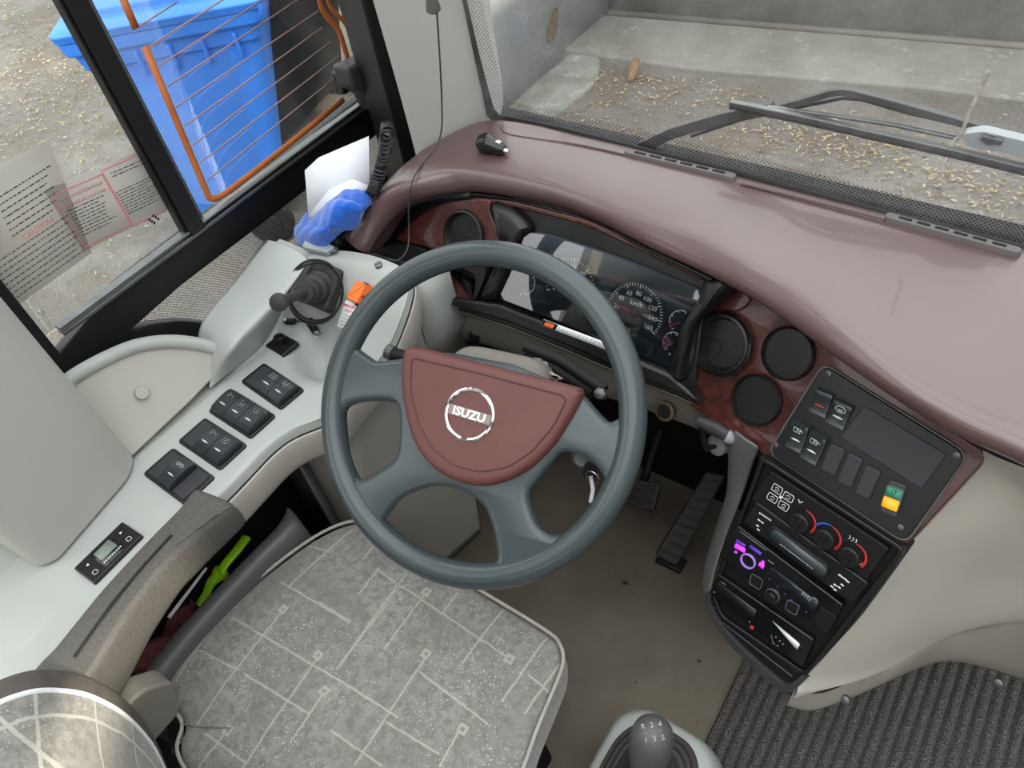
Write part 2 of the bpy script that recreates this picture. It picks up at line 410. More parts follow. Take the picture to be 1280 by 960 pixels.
# ------------------------------------------------------------------ the setting outside
GZ = -.5
def st(o): o['kind'] = 'structure'; return o
b = MB(); b.box(None, (-12, 8), (-6, 12), (GZ-.2, GZ)); st(b.build('ground', M['ground'], smooth=False))
FW = [Z(800, 25, GZ), Z(1280, 65, GZ)]       # foot of the wall ahead
d = unit(FW[1]-FW[0]); nrm_ = A3(-d[1], d[0], 0)
wf = Fr(A3(FW[0][0], FW[0][1], GZ), (0, 0, 1), d)
b = MB(); b.box(wf, (-.35, 7), (.0, .35), (-.1, 2.2)); st(b.build('wall_front', M['wallc'], smooth=False))
# low footing in front of it
b = MB(); b.prism(wf, [(-.3, -.02), (7, -.02), (7, -.56), (3.2, -.60), (1.6, -.52), (.5, -.57), (-.3, -.52)], -.1, .035, .02); st(b.build('wall_footing', M['ledge'], bevel=.015))
b = MB(); b.box(wf, (-.3, 7), (-.03, .01), (.0, .05)); st(b.build('trim_dark_joint', M['beige_dark'], smooth=False))
xl = float(Z(700, 75, GZ)[0])
b = MB(); b.box(None, (xl-.28, xl), (2.9, 4.6), (GZ-.1, 2.0)); st(b.build('wall_left_outside', M['walll'], smooth=False))
b = MB()
P = [Z(x, y, GZ) for x, y in ((628, 142), (735, 52), (752, 72), (748, 102), (722, 128), (690, 150), (640, 160))]
b.prism(None, [(p[0], p[1]) for p in cr(P, 40)], GZ-.02, GZ+.018, .02); st(b.build('mortar_patch', M['mortar'], bevel=.01))
b = MB(); q = YY  # rust scar on the left wall
P = [XX(x, y, xl+.004) for x, y in ((684, 36), (690, 14), (697, 10), (697, 32), (692, 50), (685, 52))]
f = Fr((xl+.003, 0, 0), (1, 0, 0), (0, 1, 0)); b.prism(f, [(p[1], p[2]) for p in cr(P, 24)], -.01, .003)
tag(b.build('rust_scar', pl('rust', (118, 104, 84), .9, .2, .3, 40)), 'brown rusty scar on the pale concrete wall beyond the windscreen corner', 'stain')
b = MB(); b.prism(Fr((3.1, 0, 0), (1, 0, 0), (0, 1, 0)), [(-9, GZ), (7, GZ), (7, 3.25), (3.5, 3.25), (3.5, 4.7), (.70, 4.7), (.70, 2.93), (-9, 2.93)], 0, .3); st(b.build('wall_sun_blocker', M['walll'], smooth=False))  # unseen wall added to block the sun; stepped top shapes the armrest patch
# leaf litter, nobody could count it
b = MB()
def leaf(x, y, s, ang):
    f = Fr((x, y, GZ+.006+random.random()*.012), (random.uniform(-.35, .35), random.uniform(-.35, .35), 1), (math.cos(ang), math.sin(ang), 0))
    w = s*random.uniform(.16, .4)
    v = [b.V(f.w(*p)) for p in ((-s, 0, 0), (-.2*s, -w, .003), (s, 0, .002), (.1*s, w, .004))]
    b.F(v)
def patch(px, py, sx, sy, n, s=.0125):
    c = Z(px, py, GZ)
    for _ in range(n):
        x_, y_ = c[0]+random.gauss(0, sx), c[1]+random.gauss(0, sy); q_ = float(np.dot(A3(x_, y_, 0)-wf.o*A3(1, 1, 0), wf.v))
        if (q_ > -.62 and x_ > xl-.4) or (xl-.31 < x_ < xl+.03 and y_ > 2.86): continue
        leaf(x_, y_, s*random.uniform(.5, 1.4), random.uniform(0, 6.3))
for a in ((800, 105, .32, .16, 330), (850, 115, .3, .14, 160), (735, 150, .25, .14, 160), (975, 170, .16, .10, 170), (1060, 175, .22, .10, 240), (1120, 205, .2, .1, 170), (1190, 225, .25, .12, 190), (1260, 255, .2, .12, 180),
          (1150, 190, .5, .3, 160), (60, 90, .55, .4, 900), (30, 160, .5, .3, 380), (120, 215, .5, .3, 220), (60, 40, .6, .6, 900), (20, 10, .9, .9, 800), (100, 130, .4, .3, 500), (455, 35, .3, .4, 200), (150, 330, .4, .3, 60), (900, 60, .7, .3, 120)): patch(*a)
tag(b.build('leaf_litter', M['litter'], smooth=False), 'scattered dry leaves and chips over the yard asphalt', 'leaf litter', kind='stuff')
# one curled brown leaf against the footing
b = MB(); c = Z(790, 96, GZ); f = Fr(c+A3(0, 0, .035), (.2, -.25, .9), (1, .4, 0))
rows = [[f.w(.02*math.sin(t*1.2)+w*(.016+.006*math.sin(t*3)), -.07+.14*t, .025*math.sin(t*2.6)) for w in (-1, 0, 1)] for t in np.linspace(0, 1, 10)]
b.grid(rows); tag(b.build('curled_leaf', pl('brown_leaf', (136, 104, 76), .8, .2, .2, 60), solid=.002), 'large curled brown leaf lying by the concrete footing', 'leaf')
for k, (x, y) in enumerate(((100, 90), (27, 18))):
    c = Z(x, y, GZ); b = MB()
    for i in range(16 if k == 0 else 9):
        a = random.uniform(0, 6.3); L = random.uniform(.03, .07)
        f = Fr(c+A3(random.gauss(0, .015), random.gauss(0, .015), .004), (math.cos(a)*.5, math.sin(a)*.5, .8), (math.cos(a), math.sin(a), .5))
        b.F([b.V(f.w(*p)) for p in ((0, -.004, 0), (L*.5, -.014, .004), (L, 0, 0), (L*.5, .014, .004))])
    tag(b.build('weed', pl('weed_green', (92, 140, 62), .7, .3, .3, 60), smooth=False), ('small green weed in the asphalt beside the blue bin', 'tiny green weed in the asphalt further left than the weed by the blue bin')[k], 'weed', 'weeds in the yard asphalt')

# wheelie bins
def bin_(name, label, T0, T1, B0, B1, dep, mat, lid=True):
    """T0,T1: rim corners of the near face; B0,B1: its foot corners; the foot is smaller than the rim"""
    t = thing(name, label, 'bin', (B0+B1)/2*A3(1, 1, 0)+A3(0, 0, GZ), 'wheelie bins outside the side window'); up = A3(0, 0, 1)
    u = unit((T1-T0)*A3(1, 1, 0)); v = np.cross(up, u); ub = unit((B1-B0)*A3(1, 1, 0)); vb = np.cross(up, ub)
    def ring(k, grow=0.0, z=None, r=.05):
        a = B0*(1-k)+T0*k; c = B1*(1-k)+T1*k; L = np.linalg.norm((c-a)*A3(1, 1, 0)); f = Fr(a*A3(1, 1, 0), up, c-a); D = dep*(.76+.24*k); zz = a[2] if z is None else z
        return [f.w(p, q, zz) for p, q in rrect(-grow, L+grow, -grow, D+grow, r, 5)]
    b = MB(); g = b.grid([ring(k) for k in (0, .03, .3, .6, .86)]+[ring(.86, .012), ring(.93, .016), ring(.94, .034), ring(1.0, .036)], closed=True); b.F(g[0][::-1]); b.F(g[-1])
    for s in np.linspace(.12, .88, 5):      # gussets under the rim
        pa, pb = B0*.2+T0*.8, B1*.2+T1*.8; qa, qb = B0*.08+T0*.92, B1*.08+T1*.92
        A, Bq = pa*(1-s)+pb*s, qa*(1-s)+qb*s; b.box(Fr(A, up, u), (-.008, .008), (-.028, .03), (0, float(Bq[2]-A[2])))
    b.build('body', mat, t, bevel=.006)
    if lid:
        z1 = float(T0[2]); b = MB(); b.grid([ring(1, .04, z1+.002), ring(1, .044, z1+.03), ring(1, .02, z1+.042), ring(1, -.05, z1+.046), ring(1, -.06, z1+.07), ring(1, -.12, z1+.085)], closed=True)
        g = [b.V(p) for p in ring(1, -.12, z1+.085)]; b.F(g); bmesh.ops.remove_doubles(b.bm, verts=b.bm.verts, dist=1e-5); b.build('lid', mat, t, bevel=.004)
        hf = Fr(T1+A3(0, 0, .02), up, u); b = MB(); b.tube([hf.w(.02, .06, 0), hf.w(.085, .08, .0), hf.w(.095, dep/2, 0), hf.w(.085, dep-.08, 0), hf.w(.02, dep-.06, 0)], .016, 10); b.build('handle', mat, t)
        b = MB(); b.lathe(Fr(T1+u*.0-v*.02+A3(0, 0, .0), -v, u), [(0, -.02), (.03, -.02), (.034, -.01), (.034, .012), (.018, .014), (.016, .004), (0, .004)], 20); b.build('hinge', mat, t)
    return t, u, v
bt, bu, bv = bin_('wheelie_bin', 'bright blue wheelie bin with closed lid outside the side window', Z(80, 52, .42), Z(318, 8, .42), Z(258, 288, -.42), Z(366, 250, -.42), .58, M['bin'])
w0 = Z(340, 279, -.4)
for k in (0, 1):
    wfm = Fr(w0+bv*(.52*k)-bv*.0, -bv if k == 0 else bv, bu); b = MB(); b.lathe(wfm, [(0, -.03), (.09, -.03), (.1, -.022), (.1, .012), (.082, .02), (.05, .016), (.045, .024), (0, .024)], 28); b.build('wheel', M['rubber'], bt)
bin_('wheelie_bin', 'black bin standing behind the blue wheelie bin', Z(318, -60, .42), Z(425, -75, .42), Z(352, 178, -.46), Z(432, 96, -.46), .5, M['bindark'], False)
c = Z(352, 282, GZ); b = MB(); f = Fr(c, (0, 0, 1), (.5, .9, 0)); b.prism(f, rpoly([(-.05, -.03), (.04, -.035), (.045, .03), (-.04, .035)], .006), .001, .006)
tag(b.build('paper_scrap', M['paper']), 'pale paper scrap on the asphalt next to the blue bin wheel', 'litter')
# ------------------------------------------------------------------ the setting: cab shell
# floor with a gap for nothing: one slab, front wall of the footwell, side wall under the window
b = MB(); b.box(None, (-1.12, 1.3), (-2.6, 1.02), (-.06, 0)); st(b.build('floor', M['floor'], smooth=False))
b = MB(); b.box(None, (-1.1, 1.25), (.97, 1.01), (0, .86)); st(b.build('wall_front_bulkhead', M['blackm'], smooth=False))
b = MB(); b.box(None, (-1.09, -1.05), (-2.6, .96), (0, .70)); st(b.build('wall_left', M['beige_dark'], smooth=False))
XW = -1.04
wl = Fr((XW, 0, 0), (1, 0, 0), (0, 1, 0))       # side window plane: a = y, b = z
# roof, rear and right walls of the bus behind and above the camera, unseen, openings added and sized for the light
def holed_wall(name, f, outer, holes, thk, mat): return st(sheet(name, f, outer, holes, thk, mat))
holed_wall('ceiling', Fr((0, 0, 2.2), (0, 0, 1), (1, 0, 0)), [(-1.15, -2.6), (1.35, -2.6), (1.35, .6), (-1.15, .6)], [[(-.85, -1.3), (1.05, -1.3), (1.05, .5), (-.85, .5)]], .05, M['pillar'])  # roof opening added to let sky light fill the cab
holed_wall('wall_right', Fr((1.3, 0, 0), (-1, 0, 0), (0, -1, 0)), [(-.9, -.5), (2.6, -.5), (2.6, 2.2), (-.9, 2.2)], [[(-.82, .1), (.08, .1), (.08, 1.97), (-.82, 1.97)], [(.12, .9), (2.3, .9), (2.3, 1.98), (.12, 1.98)]], .04, M['beige'])  # unseen openings, tops set so the sun patch falls on the armrest
holed_wall('wall_left_rear', Fr((-1.07, 0, 0), (1, 0, 0), (0, 1, 0)), [(-2.6, .3), (.0, .3), (.0, 2.2), (-2.6, 2.2)], [[(-1.3, .45), (-.12, .45), (-.12, 1.95), (-1.3, 1.95)]], .04, M['beige'])  # unseen opening placed to give a bright reflection in the cluster lens
holed_wall('wall_rear', Fr((0, -2.6, 0), (0, 1, 0), (-1, 0, 0)), [(-1.3, -.1), (1.1, -.1), (1.1, 2.2), (-1.3, 2.2)], [[(-1.0, 1.3), (.8, 1.3), (.8, 1.95), (-1.0, 1.95)]], .04, M['beige'])

# ---- driver's side window: frame, panes, mullion, heating wires
win = thing('window_1', 'driver side window with black frame, sliding pane and copper heating wires', 'window', (XW, .5, .7)); win['kind'] = 'structure'
# fixed lower glass with black printed border: outline on the window plane
outer = [(.10, .60), (1.12, .60), (1.12, 2.0), (.16, 2.0), (.16, .9)]
open1 = [wl.px(75, 441), wl.px(147, 357), wl.px(452, 122), (1.005, .885), (1.0, 1.9), (.235, 1.9), wl.px(2, 350)]
open1 = [(p[0], p[1]) for p in open1]
low = [wl.px(*p) for p in ((165, 412), (226, 358), (352, 262), (480, 162), (497, 190), (430, 268), (385, 328), (296, 412), (268, 405), (225, 401), (190, 405))]
sheet('frame', wl, outer, [open1, rpoly(low, .006)], .02, M['seal'], win, .003)
# rail profile: ledge strips along the sill
b = MB()
a0, b0 = wl.px(75, 441); 
b.box(wl, (.24, .99), (.866, .872), (-.004, .012)); b.box(wl, (.24, .99), (.877, .881), (-.004, .012)); b.build('sill_track', M['dullmetal'], win, bevel=.001)
b = MB(); m0 = wl.px(245, 285); m1 = wl.px(100, 0)
b.box(wl, (.478, .506), (.872, 1.9), (-.016, .014)); b.box(wl, (.4735, .478), (.872, 1.9), (-.01, .008)); b.box(wl, (.506, .5095), (.872, 1.9), (-.01, .006)); b.build('mullion', M['seal'], win, bevel=.003)
b = MB(); b.box(wl, (.515, .5165), (.875, 1.9), (-.012, .0)); b.build('pane_edge', M['dullmetal'], win)
b = MB(); b.box(wl, (.22, .49), (.87, 1.9), (-.012, -.008)); b.build('pane', M['pane'], win, smooth=False)
b = MB(); b.box(wl, (.49, 1.0), (.87, 1.9), (-.006, -.002)); sp = b.build('pane', M['pane'], win, smooth=False)
b = MB(); P = rpoly(low, .006)
lo = b.F([b.V(wl.w(p[0], p[1], -.004)) for p in P]); b.build('lower_pane', M['pane'], win, smooth=False)
def uvplane(o, ax, ay):
    me = o.data; uv = me.uv_layers.new(name='UVMap'); off = wloc(o)
    for lp in me.loops:
        p = np.array(me.vertices[lp.vertex_index].co+off); uv.data[lp.index].uv = (float(np.dot(p, ax)), float(np.dot(p, ay)))
b = MB(); P = [wl.px(*p) for p in ((165, 412), (226, 358), (352, 262), (345, 280), (240, 372), (215, 403))]
P = [wl.px(*p) for p in ((167, 411), (226, 358), (352, 262), (430, 201), (385, 328), (296, 411), (268, 404), (225, 400), (190, 404))]
b.F([b.V(wl.w(p[0], p[1], -.003)) for p in P]); o = b.build('dot_band', dots('printed_dots_fine', .0042, 1.1), win, smooth=False); uvplane(o, A3(0, 1, 0), A3(0, 0, 1))
# copper bus bar and wires on the front pane
hw = Fr((XW, 0, 0), (1, 0, 0), (0, 1, 0)); b = MB()
PX = lambda x, y: hw.px(x, y)
bar = [PX(181, 58), PX(262, 246)]; bar2 = cr([PX(258, 240), PX(262, 247), PX(270, 248), PX(280, 243)], 12, False)
b.line(hw, [PX(181, 58)]+[PX(215, 138), PX(240, 197), PX(256, 235)]+bar2+[PX(330, 205), PX(380, 165), PX(430, 124)], .011, .0, .0006)
b.line(hw, [PX(150, -10), PX(170, 36)], .011, .0, .0006)
b.line(hw, cr([PX(398, -8), PX(404, 14), PX(422, 36), PX(430, 58), PX(437, 82)], 16, False), .011, .0, .0006)
b.line(hw, cr([PX(407, -8), PX(414, 10), PX(432, 30), PX(440, 50), PX(447, 74)], 16, False), .008, .0, .0006)
b.build('bus_bar', M['bus'], win, smooth=False)
L = [((172, 34), (222, 2)), ((187, 58), (325, -30)), ((199, 82), (350, -14)), ((209, 108), (372, 0)), ((219, 134), (398, 14)), ((230, 158), (404, 34)), ((240, 182), (414, 52)), ((249, 204), (424, 70)), ((258, 226), (428, 90))]
for p, q in L:
    b = MB(); b.line(hw, [PX(*p), PX(*q)], .0022, .0, .0005); b.build('heating_wire', M['wire'], win, smooth=False)
# window catch on the rail
ct = thing('window_catch', 'black plastic catch block clamped to the pane edge on the window rail', 'catch', XX(455, 140, XW+.03))
def pxbox(f, P, c0, c1, name, mat, par, bev=.003): b = MB(); b.prism(f, f.pts(P, c1), c0, c1, .002); return b.build(name, mat, par, bevel=bev)
cf = Fr((XW+.0, 0, 0), (1, 0, 0), (0, 1, 0))
pxbox(cf, [(424, 92), (446, 80), (452, 108), (430, 121)], -.005, .016, 'clamp', M['black'], ct)
pxbox(cf, [(433, 85), (466, 70), (480, 92), (484, 128), (470, 143), (460, 122), (442, 112)], .012, .05, 'housing', M['char'], ct, .006)
b = MB(); f = cf.sub(*cf.px(434, 106, .016), .016); b.lathe(f, [(.004, 0), (.004, .002), (.002, .003), (0, .003)], 12); b.build('screw', M['metal'], ct)
# stickers seen on the rear pane: sheets of small print
def sticker(label, quad, lines, pinkbox, title, group=None):
    t = thing('notice_sticker', label, 'sticker', wl.w(*wl.px(*quad[3]), .0), 'notices on the side pane')
    f0 = [wl.px(*p) for p in quad]; o = A3(*f0[3]); ux = A3(*f0[2])-o; vy = A3(*f0[0])-o
    g = lambda s, q: o+ux*s+vy*q
    tr = NT('film'); tt = tr.N('ShaderNodeBsdfTransparent'); dd = tr.N('ShaderNodeBsdfDiffuse', i_Color=(*lin((196, 192, 184)), 1)); mm = tr.N('ShaderNodeMixShader', i_0=.55)
    tr.l.new(tt.outputs[0], mm.inputs[1]); tr.l.new(dd.outputs[0], mm.inputs[2]); tr.l.new(mm.outputs[0], tr.out.inputs[0])
    b = MB(); b.prism(wl, [g(0, 0), g(1, 0), g(1, 1), g(0, 1)], -.0078, -.0068); b.build('film', tr.m, t, smooth=False)
    b = MB()
    for y, s0, s1, w in lines:
        s = s0
        while s < s1:
            e = min(s1, s+random.uniform(.012, .06)); b.line(wl, [g(s, y), g(e, y)], w*.8, -.0066, .0003); s = e+.014
    b.build('print', M['blackm'], t, smooth=False)
    b = MB()
    for (s0, q0, s1, q1) in pinkbox: b.line(wl, [g(s0, q0), g(s1, q0), g(s1, q1), g(s0, q1)], .0016, -.0066, .0003, True)
    if not title:
        for q in (.8, .69):
            s = .09
            while s < .48: b.line(wl, [g(s, q-.03), g(s+.012, q+.03), g(s+.02, q-.02)], .0009, -.0066, .0003); s += .032
    for txt, s, q, sz in title:
        p = g(s, q); d = ux; b.text(wl, txt, p[0], p[1], sz, -.0066, .0002, rot=math.atan2(d[1], d[0]))
    b.build('pink_print', M['pink'], t, smooth=False)
ln = [(.93-.042*i, .05, .9-random.uniform(0, .25), .0011) for i in range(20) if i not in (5, 11, 12)]
sticker('faded notice of small black print at the rear corner of the side window', [(-60, 250), (52, 170), (118, 318), (10, 395)], [(.82-.052*i, .35+.0*i, .95-random.uniform(0, .2), .0016) for i in range(7)]+[(.40-.048*i, .1, .95-random.uniform(0, .1), .0013) for i in range(8)], [], [('CAUTION', .6, .445, .010)])
sticker('faded notice with pink boxes of small print beside the window mullion', [(58, 240), (176, 164), (218, 262), (108, 316)], [(.62-.05*i, .08, .48-random.uniform(0, .12), .0013) for i in range(9)]+[(.86-.05*i, .62, .97, .0013) for i in range(2)]+[(.58-.045*i, .57, .97-random.uniform(0, .1), .0012) for i in range(9)], [(.03, .05, .54, .9), (.55, .02, .99, .95)], [])
# bus bar pair is part of the window; small printed glass mark near the mullion foot
b = MB()
for i in range(2):
    for j in range(3): p = wl.px(190+i*5+j*3, 276-i*5+j*2); b.flat(wl, circ(p[0], p[1], .0022, 8), -.006)
tag(b.build('glass_mark', M['blackm'], smooth=False), 'small dotted black maker mark on the side pane by the mullion foot', 'mark')

# ---- A pillar trim and dark window seal beside it
def lp(P): return [A3(*p) for p in P]
up = lambda p, z, dy=0.0, dx=0.0: A3(p[0]+dx*(z-p[2]), p[1]+dy*(z-p[2]), z)
pa = [Z(514, 198, .885), Z(522, 196, .885), Z(548, 176, .885), Z(585, 160, .885), Z(612, 148, .885), Z(617, 140, .885)]
rows = []
for z, w in ((.86, 1.04), (.93, 1.02), (1.0, 1.0), (1.12, 1.0), (1.3, 1.06), (1.6, 1.12), (2.15, 1.2)):
    r = [up(p, z, -.02, .0) for p in pa]; r[0] = r[0]+A3(.012, -.004, 0)
    if z > 1.0:
        k = min(1, (z-1.0)/.3); r[0] = r[0]+A3(-.015*k, 0, 0); r[-1] = r[-1]+A3(.0*k, 0, 0)
    rows.append([r[0]+A3(-.02, .05, 0)]+r+[r[-1]+A3(-.02, .06, 0)])
b = MB(); b.grid(rows); st(b.build('trim_1', M['pillar'], sub=2))['label'] = 'pale grey windscreen pillar lining'
b = MB(); P0 = [Z(495, 215, .80), Z(517, 195, .86)]
s0 = XX(478, 150, -.97); s1 = XX(510, 200, -.90)
b.prism(None, [(s0[0]-.03, s0[1]+.0), (s1[0], s1[1]-.01), (s1[0]+.06, s1[1]+.12), (s0[0]-.06, s0[1]+.08)], .70, 2.15)
st(b.build('trim_2', M['seal'], bevel=.006))
# ---- B pillar lining: tall rounded box standing on the side ledge
pb = [Z(164, 585, .705), Z(162, 597, .705), Z(120, 645, .705), Z(72, 701, .705), Z(58, 712, .705)]
pt = [(pb[0][0]-.16, pb[0][1]+.02), (pb[0][0]-.012, pb[0][1]+.016), (pb[1][0], pb[1][1]), (pb[3][0], pb[3][1]), (pb[4][0]-.012, pb[4][1]-.004), (pb[4][0]-.20, pb[4][1]-.02)]
b = MB(); b.prism(None, rpoly(pt, [.004, .014, .014, .014, .014, .004]), .705, 2.15); st(b.build('trim_3', M['pillar'], bevel=.006, seg=3))['label'] = 'beige window pillar lining'

# ---- windscreen
WY = .935
wy = lambda z: WY-.06*(z-.9)
def wsrow(z): return [A3(-.765, wy(z)-.03, z), A3(-.74, wy(z)-.008, z), A3(-.70, wy(z), z), A3(.3, wy(z), z), A3(1.2, wy(z), z)]
scr = thing('window_2', 'large dusty windscreen with black dotted border', 'window', (.2, WY, .88)); scr['kind'] = 'structure'
b = MB(); b.grid([wsrow(.86), wsrow(2.1)]); b.build('screen_glass', M['screen'], scr, smooth=False)
wsf = Fr((0, WY, .9), (0, -1, -.06), (1, 0, 0))
inner = [wsf.px(*p) for p in ((588, -40), (586, 0), (600, 62), (612, 108), (619, 133), (626, 141), (700, 156), (780, 176), (930, 212), (1100, 258), (1280, 303), (1400, 332))]
inner = [(p[0], p[1]) for p in inner]
dotin = [wsf.px(*p) for p in ((604, -40), (603, 0), (617, 62), (628, 104), (632, 121), (640, 127), (705, 139), (785, 159), (935, 194), (1105, 238), (1280, 281), (1400, 310))]
b = MB()
outerL = [(inner[0][0]-.03, inner[0][1])]+[(min(p[0], inner[1][0]-.02) if i < 5 else p[0], p[1]-.035 if i >= 5 else p[1]) for i, p in enumerate(inner)][1:]
g = b.grid([[wsf.w(p[0], p[1], .004) for p in inner], [wsf.w(p[0], p[1], .004) for p in outerL]]); b.build('black_border', M['seal'], scr, solid=.003, smooth=False)
b = MB(); b.grid([[wsf.w(p[0], p[1], .002) for p in inner], [wsf.w(p[0], p[1], .002) for p in dotin]]); o = b.build('dot_band', M['dots'], scr, smooth=False); uvplane(o, A3(1, 0, 0), A3(0, 0, 1))
# dried streak on the glass
b = MB(); P = [(1238, 84), (1226, 112), (1213, 138), (1204, 162), (1195, 172), (1190, 180)]
b.line(wsf, cr([wsf.px(*p) for p in P], 24, False), .0045, .006, .0006); b.build('dried_streak', pl('dried_dirt', (176, 172, 160), .9, .2, .3, 90), scr, smooth=False)
# ------------------------------------------------------------------ dashboard
dash = thing('dashboard', 'burgundy topped dashboard with burl wood trim below the windscreen', 'dashboard', (-.3, .75, .6))
Wp = [(416, 299, .80), (438, 272, .83), (470, 240, .865), (500, 208, .885), (540, 178, .895), (600, 150, .9), (660, 153, .9), (720, 167, .9), (780, 181, .9), (850, 200, .9), (930, 222, .9), (1010, 243, .9), (1100, 266, .9), (1190, 290, .9), (1280, 312, .9), (1340, 328, .9), (1480, 364, .9)]
Tp = [(436, 302, .805), (458, 272, .84), (482, 248, .87), (512, 232, .888), (560, 217, .898), (610, 221, .9), (680, 236, .9), (737, 255, .9), (800, 277, .9), (865, 300, .9), (930, 334, .9), (987, 367, .9), (1062, 427, .9), (1137, 487, .895), (1210, 527, .89), (1280, 559, .885), (1450, 640, .88)]
Lp = [(458, 316, .79), (476, 287, .82), (501, 261, .848), (535, 247, .862), (587, 240, .868), (640, 247, .87), (700, 260, .87), (752, 280, .87), (812, 311, .87), (868, 337, .87), (925, 366, .87), (975, 398, .87), (1038, 444, .87), (1110, 494, .865), (1185, 541, .86), (1272, 580, .855), (1430, 660, .85)]
Wv, Tv, Lv = [[Z(*p) for p in q] for q in (Wp, Tp, Lp)]
cols = []
for w, t_, l in zip(Wv, Tv, Lv):
    h = A3(0, 0, 1); dn = A3(0, 0.0, -.012)
    cols.append([w+A3(0, .03, -.02), w+A3(0, .004, -.004), w*.97+t_*.03, w*.8+t_*.2+h*.002, w*.5+t_*.5+h*.006, w*.2+t_*.8+h*.005, w*.06+t_*.94+h*.002, t_-h*.003, t_*.5+l*.5-A3(0, .004, .002), l, l+A3(0, .012, -.010), l+A3(0, .05, -.012)])
ncol = 90; prof = list(zip(*cols)); R_ = [cr(p, ncol, False) for p in prof]
b = MB(); b.grid(R_); b.build('top_pad', M['burg'], dash, sub=1)
# raised seam that runs along the windscreen side of the pad
def padpt(x, y, dz=.0): return Z(x, y, .903+dz)
b = MB(); P = cr([padpt(627, 157), padpt(634, 167), padpt(668, 173), padpt(720, 180), padpt(782, 193)], 30, False); b.tube(P, .0022, 6); b.build('pad_seam', M['burg'], dash)
b = MB(); P = cr([padpt(926, 229), padpt(1020, 252), padpt(1106, 274)], 20, False); b.tube(P, .0022, 6); b.build('pad_seam', M['burg'], dash)
# defroster grilles
def grille(P0, P1, wpx):
    a, c = Z(*P0, .904), Z(*P1, .904); f = Fr((a+c)/2, (0, 0, 1), c-a); L = np.linalg.norm(c-a)/2
    b = MB(); b.prism(f, rrect(-L, L, -wpx, wpx, wpx*.95, 6), -.006, .003, .002); o = b.build('defroster_grille', M['grille'], dash, bevel=.001)
    n = 6; s = (2*L-.03)/n
    b = MB()
    for i in range(n): x = -L+.018+i*s; b.prism(f, rrect(x, x+s-.006, -.0022, .0022, .001, 2), .0020, .0036)
    b.build('slot', M['blackm'], o, smooth=False)
    return o
grille((780, 189), (921, 222), .0075); grille((1105, 269), (1278, 316), .0075)

# hood: black shell behind the nose, and fascia plate
led = Z(632, 407, .69); FA = Fr(led, (0, -.874, .487), (1, 0, 0))
top = [(470, 300), (478, 284), (503, 259), (535, 245), (590, 240), (660, 250), (740, 273), (812, 308), (862, 333), (884, 345)]
bot = [(866, 505), (850, 497), (800, 478), (760, 460), (700, 434), (632, 407), (580, 391), (524, 377), (514, 365), (480, 330)]
P = FA.pts(top)+FA.pts(bot)
b = MB(); b.prism(FA, P, -.02, 0); b.build('fascia_panel', M['black'], dash, bevel=.003)
# hood liner: side lips around the opening
b = MB(); lip = [Z(x, y, z) for x, y, z in ((461, 314, .788), (479, 286, .818), (503, 260, .846), (536, 247, .858), (588, 241, .864), (660, 251, .866), (740, 274, .866), (812, 311, .866), (868, 337, .866), (890, 348, .866))]
ins = [FA.w(*FA.px(x, y+3, 0), .0) for x, y in top]
b.grid([cr(lip, 60, False), cr([l*.5+q*.5+A3(0, 0, .0) for l, q in zip(lip, ins)], 60, False), cr(ins, 60, False)]); b.build('hood_liner', M['blackm'], dash, solid=.004)
b = MB(); P = [FA.w(*FA.px(x, y, .006), .006) for x, y in ((592, 249), (640, 255), (690, 267), (740, 281), (800, 309), (850, 333), (878, 347))]; b.tube(cr(P, 40, False), .0042, 8); b.build('wood_lip', M['wood'], dash)
# rubber edge along the opening's lower left corner
b = MB(); P = [FA.w(*FA.px(x, y, .012), .012) for x, y in ((588, 243), (535, 249), (505, 262), (481, 286), (464, 314), (466, 318), (490, 325), (516, 332), (523, 340))]
b.tube(cr(P, 60, False), .0042, 8); b.build('rubber_edge', M['char'], dash)
b = MB(); P = FA.pts([(466, 316), (486, 302), (520, 306), (548, 318), (540, 336), (520, 340), (516, 331)], .012); b.prism(FA, P, 0, .012, .002); b.build('corner_tray', M['blackm'], dash, bevel=.003)
# left wood panel with vent
P = cr(FA.pts([(497, 300), (508, 284), (530, 266), (556, 254), (590, 249), (612, 250), (612, 262), (618, 280), (626, 300), (630, 318), (622, 330), (600, 340), (592, 372), (583, 377), (545, 369), (547, 345), (552, 322), (530, 308)], .014), 90)
a_, d_ = FA.px(580, 293, .014); sheet('wood_trim', FA, P, [circ(a_, d_, .0375, 40)], .013, M['wood'], dash, .002, .014)
def vent(name, f, cx, cy, rx, ry, c, blades=True, par=None, fill='blackm'):
    a, d = f.px(cx, cy, c); g = f.sub(a, d, c)
    r = rx; b = MB(); b.lathe(g, [(r*.62, -.02), (r*.74, -.012), (r*.86, .002), (r*.92, .006), (r, .005), (r*1.03, .0005), (r*1.03, -.004)], 40); o = b.build(name, M['black'], par)
    b = MB(); b.lathe(g, [(0, -.006), (r*.46, -.006), (r*.5, -.008), (r*.58, -.014), (r*.66, -.016)], 36); bl = b.build('barrel', M[fill], o)
    if blades:
        b = MB(); b.box(g, (-r*.44, r*.44), (-r*.03, r*.03), (-.0065, -.003)); b.box(g, (-r*.03, r*.03), (-r*.44, r*.44), (-.0065, -.003)); b.lathe(g, [(r*.40, -.006), (r*.44, -.004), (r*.47, -.006)], 30); b.build('blade', M['black'], o, bevel=.001)
    return o
vent('air_vent', FA, 580, 293, .038, .03, .016, par=dash)
b = MB(); P = cr(FA.pts([(552, 322), (575, 334), (600, 330), (612, 340), (600, 372), (592, 376), (594, 345), (575, 342), (556, 336)], .012), 40); b.prism(FA, P, 0, .018, .004); b.build('vent_bracket', M['black'], dash, bevel=.003)
